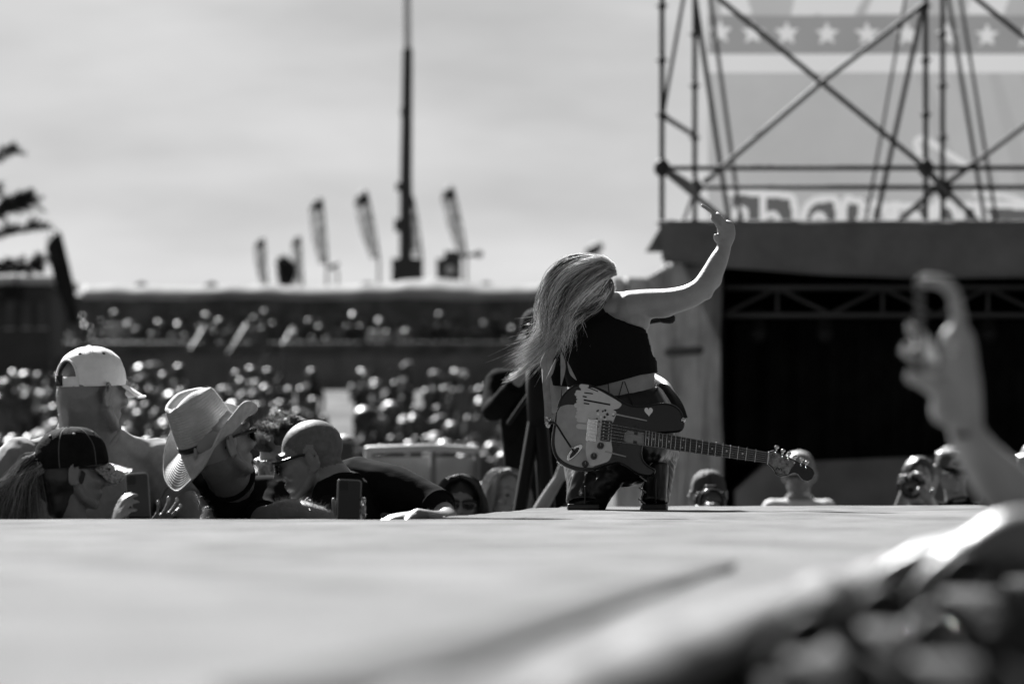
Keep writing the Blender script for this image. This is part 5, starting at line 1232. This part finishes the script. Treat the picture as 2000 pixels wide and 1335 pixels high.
# ------------------------------------------------------------------ electric guitar slung behind her back
GD = 19.80
def GP(x, y, off=0.0): return P(x, y, GD - off)
BODY = [(1121, 751), (1135, 748.5), (1148, 749), (1173, 758), (1195, 769), (1207, 777), (1222, 786), (1237, 791), (1252, 791.5), (1267, 789), (1291, 786), (1306, 787), (1318, 791), (1329, 800), (1336, 816), (1337, 832), (1331, 842), (1318, 845), (1300, 846), (1270, 850), (1260, 862), (1256, 872), (1254, 885), (1257, 898), (1266, 908), (1279, 916), (1280, 923), (1274, 929), (1264, 931), (1244, 926), (1227, 915), (1214, 908), (1205, 906), (1182, 911), (1163, 918), (1143, 921), (1130, 920), (1118, 917), (1098, 908), (1086, 895), (1079, 878), (1077, 858), (1081, 831), (1086, 804), (1093, 779), (1106, 762)]
bp = spline(BODY + BODY[:1], 150)[:-1]
gt = empty('electric_guitar', tuple(GP(1210, 931)), 'dark electric guitar with dripping pale paint slung behind the crouching woman', 'guitar')
T = .042
g = Geo(); g.prism([GP(x, y, 0) for x, y in bp], (0, T, 0)); gb = mk('body', g, ['guitar_dark'], gt); add_mod(gb, 'BEVEL', width=.008, segments=4, limit_method='ANGLE', angle_limit=R(50)); flat_smooth(gb, 60)
def sheet(name, pts, m, off=.0012, parent=gt, th=.0008, sm_=0):
    if sm_: pts = spline(list(pts) + [pts[0]], sm_)[:-1]
    g = Geo(); g.prism([GP(x, y, off) for x, y in pts], (0, th, 0)); return mk(name, g, m, parent, smooth=False)
# paint: mid-grey lower-left wash, pale block with dripping fingers
sheet('painted_wash', [(1089, 796), (1108, 790), (1130, 792), (1150, 800), (1160, 850), (1165, 905), (1142, 912), (1118, 908), (1101, 900), (1090, 889), (1085, 875), (1083.5, 858), (1086, 832)], 'paint_mid', .0012, sm_=60)
sheet('painted_block', [(1140, 757), (1158, 757), (1172, 763), (1192, 774), (1204, 781), (1214, 789), (1208, 797), (1198, 800), (1204, 806), (1196, 830), (1194, 860), (1196, 880), (1190, 898), (1178, 904), (1160, 909), (1150, 905), (1144, 880), (1146, 850), (1144, 820), (1142, 800), (1138, 780)], 'paint_light', .0024, sm_=90)
rg_ = np.random.default_rng(5)
for i, (y, xl, xr, h) in enumerate(((754, 1131, 1150, 4.5), (760, 1134, 1160, 3.2), (764.5, 1124, 1146, 3.2), (769.5, 1122, 1146, 4), (776, 1125, 1146, 3.4), (783, 1125, 1150, 3.6), (791, 1121, 1152, 5), (799, 1126, 1152, 3.6), (806, 1125, 1152, 4), (813, 1123, 1152, 4), (820, 1126, 1150, 4), (832, 1125, 1150, 5), (842, 1121, 1150, 7), (854, 1118, 1150, 6), (863, 1119, 1150, 5), (872, 1128, 1150, 5), (886, 1134, 1156, 6), (896, 1134, 1158, 4))):
    pts = [(xr, y - h + 2), (xl + h, y - h), (xl + 1.5, y - h * .7), (xl, y), (xl + 1.5, y + h * .7), (xl + h, y + h), (xr, y + h + 2)]; sheet('paint_drip', pts, 'paint_light' if i < 12 else 'paint_mid', .0022 - .00002 * i)
for a, b, w in (((1141, 766.5), (1158, 768.5), 1.2), ((1138, 773.5), (1146, 775), 1.4), ((1140, 780.5), (1192, 790), 1.7), ((1140, 787), (1151, 788.5), 1.3), ((1148, 756), (1168, 764), 1.1)):
    sheet('dark_streak', [(a[0], a[1] - w), (b[0], b[1] - w), (b[0], b[1] + w), (a[0], a[1] + w)], 'guitar_dark', .0034)
for a, b, w in (((1200, 808), (1263, 821), 1.6), ((1182, 881), (1222, 891), 1.5)):
    sheet('pale_streak', [(a[0], a[1] - w), (b[0], b[1] - w * .7), (b[0] + 1, b[1]), (b[0], b[1] + w * .7), (a[0], a[1] + w)], 'paint_mid', .0036)
for i in range(34):      # black and white chips by the bridge
    x, y = 1166 + rg_.random() * 40, 801 + rg_.random() * 32
    if x + y * .3 > 1446 - rg_.random() * 12: continue
    s_ = 1.5 + rg_.random() * 2; a_ = rg_.random() * 3
    sheet('paint_chip', [(x + s_ * math.cos(a_ + q), y + s_ * math.sin(a_ + q)) for q in (0, 1.6, 3.1, 4.7)], 'pickup_black' if i % 3 else 'paint_white', .0038 + i * .00004)
hp = [(math.sin(t) ** 3 * 8.2, -(13 * math.cos(t) - 5 * math.cos(2 * t) - 2 * math.cos(3 * t) - math.cos(4 * t)) * .62) for t in np.linspace(0, 6.283, 40)[:-1]]
sheet('painted_heart', [(1267 + x * 1.0 + y * .06, 803 + y) for x, y in hp], 'paint_white', .0016)
# hardware
def gbox(name, x0, y0, x1, y1, off, th, m, parent=gt, tilt=5.5, bev=.0008):
    cx, cy = (x0 + x1) / 2, (y0 + y1) / 2; t_ = R(tilt); pts = []
    for x, y in ((x0, y0), (x1, y0), (x1, y1), (x0, y1)): dx, dy = x - cx, y - cy; pts.append((cx + dx * math.cos(t_) - dy * math.sin(t_), cy + dx * math.sin(t_) + dy * math.cos(t_)))
    g = Geo(); g.prism([GP(x, y, off) for x, y in pts], (0, th, 0)); o = mk(name, g, m, parent, smooth=False); add_mod(o, 'BEVEL', width=bev, segments=2); return o
br = gbox('bridge', 1146, 818, 1166, 861, .008, .0055, 'chrome')
for k_ in range(6): gbox('saddle', 1150, 820 + k_ * 6.7, 1164, 825 + k_ * 6.7, .0125, .004, 'chrome', br)
pk = gbox('pickup', 1174, 821, 1194, 861, .009, .006, 'pickup_black')
for k_ in range(6):
    for xx in (1179, 1189): g = Geo(); c = GP(xx + (3 - k_) * .5, 825 + k_ * 6.2, .010); g.tube([c, c + Vector((0, -.001, 0))], .0026, 8, caps=False); mk('pole_piece', g, 'chrome', pk)
for x0 in (1205, 1238): gbox('pickup', x0, 832, x0 + 7, 868, .006, .004, 'pickup_black')
for cx, cy in ((1173, 870), (1160, 890.5), (1143, 905.5)):
    g = Geo(); c = GP(cx, cy, .001); g.tube([c, c + Vector((0, -.006, 0)), c + Vector((0, -.014, 0))], [.0125, .0115, .0095], 18, caps=False); kb = mk('control_knob', g, 'pickup_black', gt); flat_smooth(kb, 40)
    g = Geo(); g.tube([c + Vector((0, -.0145, 0)), c + Vector((0, -.0145, .008))], .001, 5); mk('pointer', g, 'paint_mid', kb)
g = Geo(); jp = spline([(1107, 898), (1110, 885), (1121, 872), (1134, 867), (1138, 871), (1134, 880), (1122, 892), (1112, 899), (1107, 898)], 40)[:-1]; g.prism([GP(x, y, .005) for x, y in jp], (0, .005, 0)); jk = mk('jack_plate', g, 'chrome', gt, smooth=False); add_mod(jk, 'BEVEL', width=.0015, segments=2)
g = Geo(); jp2 = spline([(1112, 894), (1115, 885), (1123, 876), (1130, 873), (1131, 878), (1124, 887), (1115, 894), (1112, 894)], 30)[:-1]; g.prism([GP(x, y, .0062) for x, y in jp2], (0, .001, 0)); mk('jack_cup', g, 'pickup_black', jk, smooth=False)
g = Geo(); g.tube([GP(1122, 882, .006), GP(1118, 877, .016), GP(1102, 853, .018), GP(1085, 827, .016), GP(1074, 825, .012), GP(1070, 832, .004)], .0034, 8, n=24); mk('lead_cable', g, 'strap_black', gt)
g = Geo(); g.tube([GP(1120, 880, .004), GP(1116.5, 874, .014)], .0062, 12); mk('jack_plug', g, 'chrome', gt)
# neck
NK = [(1259, 840), (1502, 882), (1499, 905), (1257, 869)]
g = Geo(); g.prism([GP(x, y, .012) for x, y in NK], (0, .006, 0)); nk = mk('fretboard', g, 'rosewood', gt, smooth=False)
g = Geo(); g.tube([GP(1225, 852, -.006), GP(1330, 867.5, -.004), GP(1500, 893.5, -.001)], [(.024, .013), (.0235, .012), (.02, .010)], 16, ref=(0, 0, 1), n=8); mk('neck', g, 'strap_leather', gt)
fx = [60, 90, 120, 153, 187, 222, 262, 305, 347, 398, 445, 492, 550, 607, 668, 735, 803, 877, 952, 1033, 1122]
def on_neck(x, t):      # t 0 top 1 bottom
    u = (x - 1259) / 243.0; a = (1259 + 243 * u, 840 + 42 * u); b = (1257 + 242 * u, 869 + 36 * u); return (a[0] * (1 - t) + b[0] * t, a[1] * (1 - t) + b[1] * t)
for v in fx:
    x = 1250 + v / 4.945; g = Geo(); g.tube([GP(*on_neck(x, .01), .0125), GP(*on_neck(x, .99), .0125)], .0014, 6); mk('fret', g, 'fret_steel', nk)
for x, y in ((70, 468), (130, 480), (200, 490), (280, 503), (420, 490), (408, 563), (573, 550), (697, 572), (837, 595), (990, 620)):
    c = GP(1250 + x / 4.945, 760 + y / 4.945, .0128); g = Geo(); g.tube([c, c + Vector((0, -.0006, 0))], .0032, 10, caps=False); mk('inlay_dot', g, 'paint_light', nk)
for k_ in range(6):
    t_ = .10 + k_ * .16; a = on_neck(1500, t_); b = (1157 + (k_ - 2.5) * -.8, 822 + k_ * 6.6); g = Geo(); g.tube([GP(a[0], a[1], .0155), GP(b[0], b[1], .0175)], .0005, 5); mk('string', g, 'fret_steel', gt)
HS = [(1500.6, 882), (1512, 878), (1523.7, 884.6), (1551, 897), (1562.5, 902.8), (1579, 909), (1588, 916), (1591, 924), (1586, 935), (1577, 939), (1569, 937), (1563, 932), (1559, 926), (1552.5, 922.5), (1546, 924), (1537.7, 928), (1526, 930), (1515, 927.5), (1513, 921), (1507, 912.6), (1499, 906)]
g = Geo(); g.prism([GP(x, y, .006) for x, y in HS], (0, .014, 0)); hs = mk('headstock', g, 'guitar_dark', gt, smooth=False); add_mod(hs, 'BEVEL', width=.002, segments=2)
sheet('printed_face', [(1502, 885), (1512, 881), (1523, 887), (1550, 899), (1554, 903), (1545, 915), (1540, 925), (1526, 928), (1517, 925.5), (1515, 920), (1509, 911), (1501, 904)], 'headstock_print', .0072, hs)
for pts in ([(1515.5, 917), (1518, 912.5), (1520.5, 914.5), (1522, 917.5)], [(1521.5, 917.5), (1524, 914.2), (1526, 915.5), (1527, 919)], [(1519, 923.5), (1523, 925), (1528, 925.2)]):
    g = Geo(); g.tube([GP(x, y, .0084) for x, y in pts], .0013, 6, n=10); mk('logo_stroke', g, 'pickup_black', hs)
for k_, (x, y) in enumerate(((1517, 874.5), (1529.5, 881.5), (1541.5, 887), (1553, 893), (1566, 898), (1576, 903))):
    g = Geo(); g.ell(GP(x, y - 1.5, .002), (.0085, .004, .0065), nu=10, nv=8); g.tube([GP(x - 1, y + 5, .002), GP(x, y, .002)], .003, 8); tn = mk('tuner', g, 'chrome', hs)
    g = Geo(); c = GP(x - 2, y + 10, .007); g.tube([c, c + Vector((0, -.012, 0))], [.0042, .003], 10, caps=False); mk('post', g, 'chrome', tn)
g = Geo(); g.tube([GP(1501.5, 882.5, .0145), GP(1499, 905, .0145)], .0022, 6); mk('nut', g, 'paint_light', gt)
# strap: up over her left shoulder and from the horn round her hip
def ribbon3(name, pts, w, m, th=.003):
    p = spline([tuple(P(x, y, dd)) for x, y, dd in pts], 30); t = np.gradient(p, axis=0); g = Geo(); V = []
    for q, tt in zip(p, t):
        s_ = nrm(np.cross(tt, (0, 1, 0))) * w / 2; V += [q - s_, q + s_]
    g.add(V, [[2 * i, 2 * i + 1, 2 * i + 3, 2 * i + 2] for i in range(len(p) - 1)]); o = mk(name, g, m, gt); add_mod(o, 'SOLIDIFY', thickness=th); return o
ribbon3('strap', [(1071, 828, GD - .0), (1070, 790, GD + .0), (1067, 745, GD + .02), (1074, 700, GD + .06), (1088, 660, GD + .12), (1102, 638, GD + .2), (1112, 640, GD + .33)], .026, 'strap_leather')
ribbon3('strap_end', [(1334, 818, GD + .02), (1326, 795, GD + .05), (1310, 768, GD + .12), (1296, 750, GD + .2), (1270, 735, GD + .34)], .034, 'strap_black')
for x, y in ((1071, 830), (1334, 820)):
    g = Geo(); g.ell(GP(x, y, .004), (.009, .009, .009)); mk('strap_button', g, 'chrome', gt)
for k_ in range(4): g = Geo(); g.ell(GP(1069 + k_ % 2 * 4, 815 + k_ * 5, .012), (.006, .005, .006), nu=8, nv=6); mk('strap_stud', g, 'chrome', gt)
# feather charms on the strap
for (a, m_, b, w) in (((1096, 690), (1100, 715), (1096, 752), .009), ((1108, 706), (1116, 728), (1126, 742), .006), ((1086, 700), (1076, 728), (1066, 742), .007), ((1064, 690), (1062, 712), (1068, 726), .012), ((1098, 752), (1094, 790), (1082, 812), .0022), ((1086, 806), (1081, 812), (1077, 818), .006)):
    p = spline([tuple(P(x, y, GD - .03)) for x, y in (a, m_, b)], 14); g = Geo(); g.tube(p, [(w * math.sin(math.pi * (i + .6) / 14.2), .0022) for i in range(14)], 8, ref=(1, 0, 0)); mk('feather_charm', g, 'strap_leather' if w > .003 else 'strap_black', gt)
# ------------------------------------------------------------------ things close to the camera on the right, and the framed screen in the field
# white framed screen box standing on the grass behind the fans
D = 34.0
fs = empty('framed_screen', (P(825, 0, D).x, D, 0), 'white framed two-panel screen standing on the grass behind the fans', 'screen')
mat('screen_panel', .32, .5, .4, var=.15, scale=4)
def fbar(a, b, r_=.022, name='frame_bar', m='white_paint'):
    g = Geo(); g.tube([a, b], r_, 10); mk(name, g, m, fs)
fbar(P(719, 878, D), P(845, 874, D), .024); fbar(P(848, 874, D + .05), P(930, 879, D + .2), .024)
fbar(P(719, 880, D), (P(719, 0, D).x - .02, D, .01)); fbar(P(846, 878, D + .05), (P(846, 0, D).x, D + .05, .01), .018, m='concrete'); fbar(P(932, 882, D + .2), (P(934, 0, D).x, D + .2, .01), .018, m='concrete')
for x0, x1, dd in ((724, 841, .02), (852, 927, .12)):
    a = P(x0, 892, D + dd); b = P(x1, 892, D + dd + .1); g = Geo(); g.prism([a, b, (b.x, b.y, .35), (a.x, a.y, .35)], (0, .02, 0)); mk('panel', g, 'screen_panel', fs, smooth=False)
fbar(P(719, 1100, D), P(932, 1100, D + .2), .018, m='concrete')
# crouching person beside it
crowd_at(672, 33.0, 'crouching beside the framed screen', 'crouching fan', vi=2, shirt='crowd_pale', hatm='hair_light', dz=-.12)
crowd_at(765, 29.5, 'behind the shaved man', 'fan behind the shaved man', vi=3, shirt='crowd_dark', hatm='hair_dark', dz=-.25)

# ---- fan with a raised phone, standing off the right-hand stage edge
mat('sleeve_dark', .03, .85, .15, var=.2, scale=20)
D = 8.6
ra = empty('person', (P(2150, 0, D).x, D, 0), 'fan in dark clothes raising a phone in one hand beside the stage', 'person')
g = Geo()
def seg(pts, seg_=14, n=18, ref=(1, 0, 0)):
    g.tube([P(x, y, D + dd) for x, y, dd, *_ in pts], [q[3] if len(q) == 4 else (q[3], q[4]) for q in pts], seg_, n=n, ref=ref)
seg([(1888, 850, 0, .026, .022), (1876, 770, 0, .034, .02), (1870, 700, 0, .032, .018), (1870, 655, 0, .027, .016)])           # palm
seg([(1872, 655, 0, .0125), (1871, 608, 0, .012), (1858, 566, -.01, .0115), (1832, 551, -.02, .0105), (1803, 547, -.03, .010)])   # fore-finger over the top
seg([(1852, 748, .01, .0125), (1815, 694, .05, .0125), (1797, 656, .035, .0115), (1781, 644, -.0, .0105)])
seg([(1852, 768, .01, .0125), (1818, 728, .05, .0125), (1792, 698, .035, .0115), (1770, 686, -.0, .0105)])
seg([(1858, 770, -.005, .016), (1832, 762, -.015, .0145), (1802, 744, -.025, .0125), (1778, 738, -.03, .010)])                  # thumb side
g.ell(P(1843, 800, D - .01), (.022, .02, .025))
seg([(1888, 850, 0, .028), (1915, 892, .01, .034), (1960, 945, .03, .042), (2030, 1010, .06, .047), (2090, 1070, .08, .05), (2130, 980, .22, .058), (2150, 880, .28, .062)], 16, 30)
hM = Hm(P(2260, 720, D + .2), 150, 0, 0, 1.0); hg = head_geo(); hg.xform(hM); g.join(hg)
g.tube([L2W(hM, (0, .03, -.03)), P(2255, 880, D + .24)], [.06, .07], 12); mid = np.array(P(2255, 900, D + .25))
g.tube([mid + (0, 0, .02), mid - (0, 0, .1), mid - (0, 0, .3), mid - (0, 0, .55)], [(.10, .07), (.17, .11), (.17, .12), (.16, .115)], 18, ref=(1, 0, 0), n=12)
g.tube([P(2150, 885, D + .28), mid + (0, 0, -.02), P(2360, 890, D + .28)], [.06, .07, .06], 12)
finish('body', g, 'skin_pale', ra, .007, 3)
g = Geo(); g.tube([mid + (0, 0, .01), mid - (0, 0, .1), mid - (0, 0, .3), mid - (0, 0, .6)], [(.10, .08), (.18, .12), (.18, .13), (.17, .125)], 18, ref=(1, 0, 0), n=12); g.tube([P(2150, 890, D + .28), mid + (0, 0, -.02), P(2360, 890, D + .28)], [.07, .08, .07], 12); finish('shirt', g, 'sleeve_dark', ra, .012, 2, (.006, 9, 0, (1, 1, 1)))
g = Geo(); 
for s_ in (-1, 1): g.tube([mid + (s_ * .085, 0, -.5), mid + (s_ * .1, 0, -.9), (mid[0] + s_ * .11, mid[1], .06)], [.1, .07, .05], 12)
finish('trousers', g, 'denim', ra, .02, 2)
hp_ = Geo(); hp_.ell((0, .022, .04), (.086, .098, .086)); hp_.xform(hM); mk('hair', hp_, 'hair_dark', ra)
g = Geo(); c = [P(1880 + 20 * math.cos(t) * 1.0, 842 + 8 * math.sin(t), D - .028 * math.sin(t)) for t in np.linspace(0, 6.283, 17)]; g.tube(c, .004, 6, caps=False); mk('wrist_band', g, 'band_black', ra)
for x_, y_, dd_ in ((1803, 549, -.04), (1779, 641, -.012), (1770, 682, -.012), (1776, 737, -.042)):
    g = Geo(); g.ell(P(x_, y_ - 4, D + dd_), (.006, .003, .006)); mk('fingernail', g, 'nail', ra)
g = Geo(); g.ell(P(1865, 684, D - .036), (.008, .004, .008)); mk('ring', g, 'chrome', ra)
phone('dark phone in the raised blurred hand of the fan beside the stage', P(1797, 638, D + .01), (.05, 1, .0), (-.02, 0, 1), .92)
# ---- second fan resting a forearm on the deck edge
D = 6.6
rb = empty('person', (P(2420, 0, D).x, D + .1, 0), 'fan in black resting a bare forearm on the stage edge', 'person')
g = Geo()
for pts in ([(2200, 1110, .1, .05), (2080, 1075, .0, .043), (1985, 1052, -.05, .036), (1925, 1068, -.06, .028)],):
    g.tube([P(x, y, D + dd) for x, y, dd, r_ in pts], [r_ for *_, r_ in pts], 14, n=20)
hand_geo(g, P(1932, 1064, D - .06), (-1, .25, -.14), (0, .1, -1), 1, (.35, .4, .4, .45), 1.0)
hM = Hm(P(2480, 640, D + .1), 170, 0, 0, 1.0); hg = head_geo(); hg.xform(hM); g.join(hg); mid = np.array(P(2470, 860, D + .12))
g.tube([L2W(hM, (0, .03, -.03)), mid], [.06, .07], 12); g.tube([mid, mid - (0, 0, .1), mid - (0, 0, .3), mid - (0, 0, .5)], [(.1, .07), (.17, .11), (.16, .11), (.16, .11)], 16, ref=(1, 0, 0), n=10)
g.tube([mid - (0, 0, .03), P(2330, 900, D + .12), P(2230, 1080, D + .12), P(2200, 1110, D + .1)], [.06, .06, .052, .05], 12, n=12)
finish('body', g, 'skin_tan', rb, .007, 3)
g = Geo(); g.tube([mid, mid - (0, 0, .1), mid - (0, 0, .3), mid - (0, 0, .6)], [(.11, .08), (.18, .12), (.17, .12), (.17, .12)], 16, ref=(1, 0, 0), n=10); g.tube([mid - (0, 0, .03), P(2330, 900, D + .12), P(2270, 1010, D + .12)], [.07, .068, .06], 12, n=8); finish('shirt', g, 'tee_black', rb, .012, 2)
g = Geo()
for s_ in (-1, 1): g.tube([mid + (s_ * .085, 0, -.5), mid + (s_ * .1, 0, -.8), (mid[0] + s_ * .11, mid[1], .06)], [.1, .07, .05], 12)
finish('trousers', g, 'denim', rb, .02, 2)
hp_ = Geo(); hp_.ell((0, .022, .04), (.086, .098, .086)); hp_.xform(hM); mk('hair', hp_, 'hair_mid', rb)
# ---- crowd barrier and clutter below the edge
mat('barrier_metal', .12, .35, .5, metal=.7); mat('bag_cloth', .02, .8, .2, var=.5, scale=20, bump=.5, bscale=30)
for i, (px, py, d, rx_) in enumerate(((1600, 1450, 4.6, .09), (1740, 1395, 5.2, .10), (1900, 1320, 6.0, .11), (1990, 1265, 6.9, .10), (1850, 1470, 4.7, .10))):
    c = P(px, py, d); g = Geo(); g.ell(c, (rx_ * .8, rx_ * 1.1, rx_ * .7), nu=18, nv=12); g.ell(c + Vector((.03, .05, .04)), (rx_ * .5, rx_ * .6, rx_ * .4)); g.tube([(c.x, c.y, .05), c], [rx_ * .9, rx_ * .9], 12)
    labs = ['black duffel bag on a crate just under the stage edge', 'dark bag with a shiny clasp on a crate below the stage', 'dark rumpled bag piled behind the clasped bag', 'dark bag farthest along below the stage edge', 'dark bag at the foot of the crate heap below the stage']
    r_ = empty('bag', (c.x, c.y, 0), labs[i], 'bag'); finish('cloth_body', g, 'bag_cloth', r_, .012, 2, (.006, 6, i * 3.0, (1, 1, 1)))
    g = Geo(); g.tube([c + Vector((-rx_ * .5, -.02, rx_ * .6)), c + Vector((-.01, -.04, rx_ * 1.15)), c + Vector((rx_ * .5, -.02, rx_ * .6))], .008, 8, n=10); mk('handle', g, 'band_black', r_)
    if i in (1, 2): g = Geo(); g.ell(c + Vector((-rx_ * .3, -rx_ * .9, rx_ * .45)), (.006, .006, .006)); mk('clasp', g, 'chrome', r_)
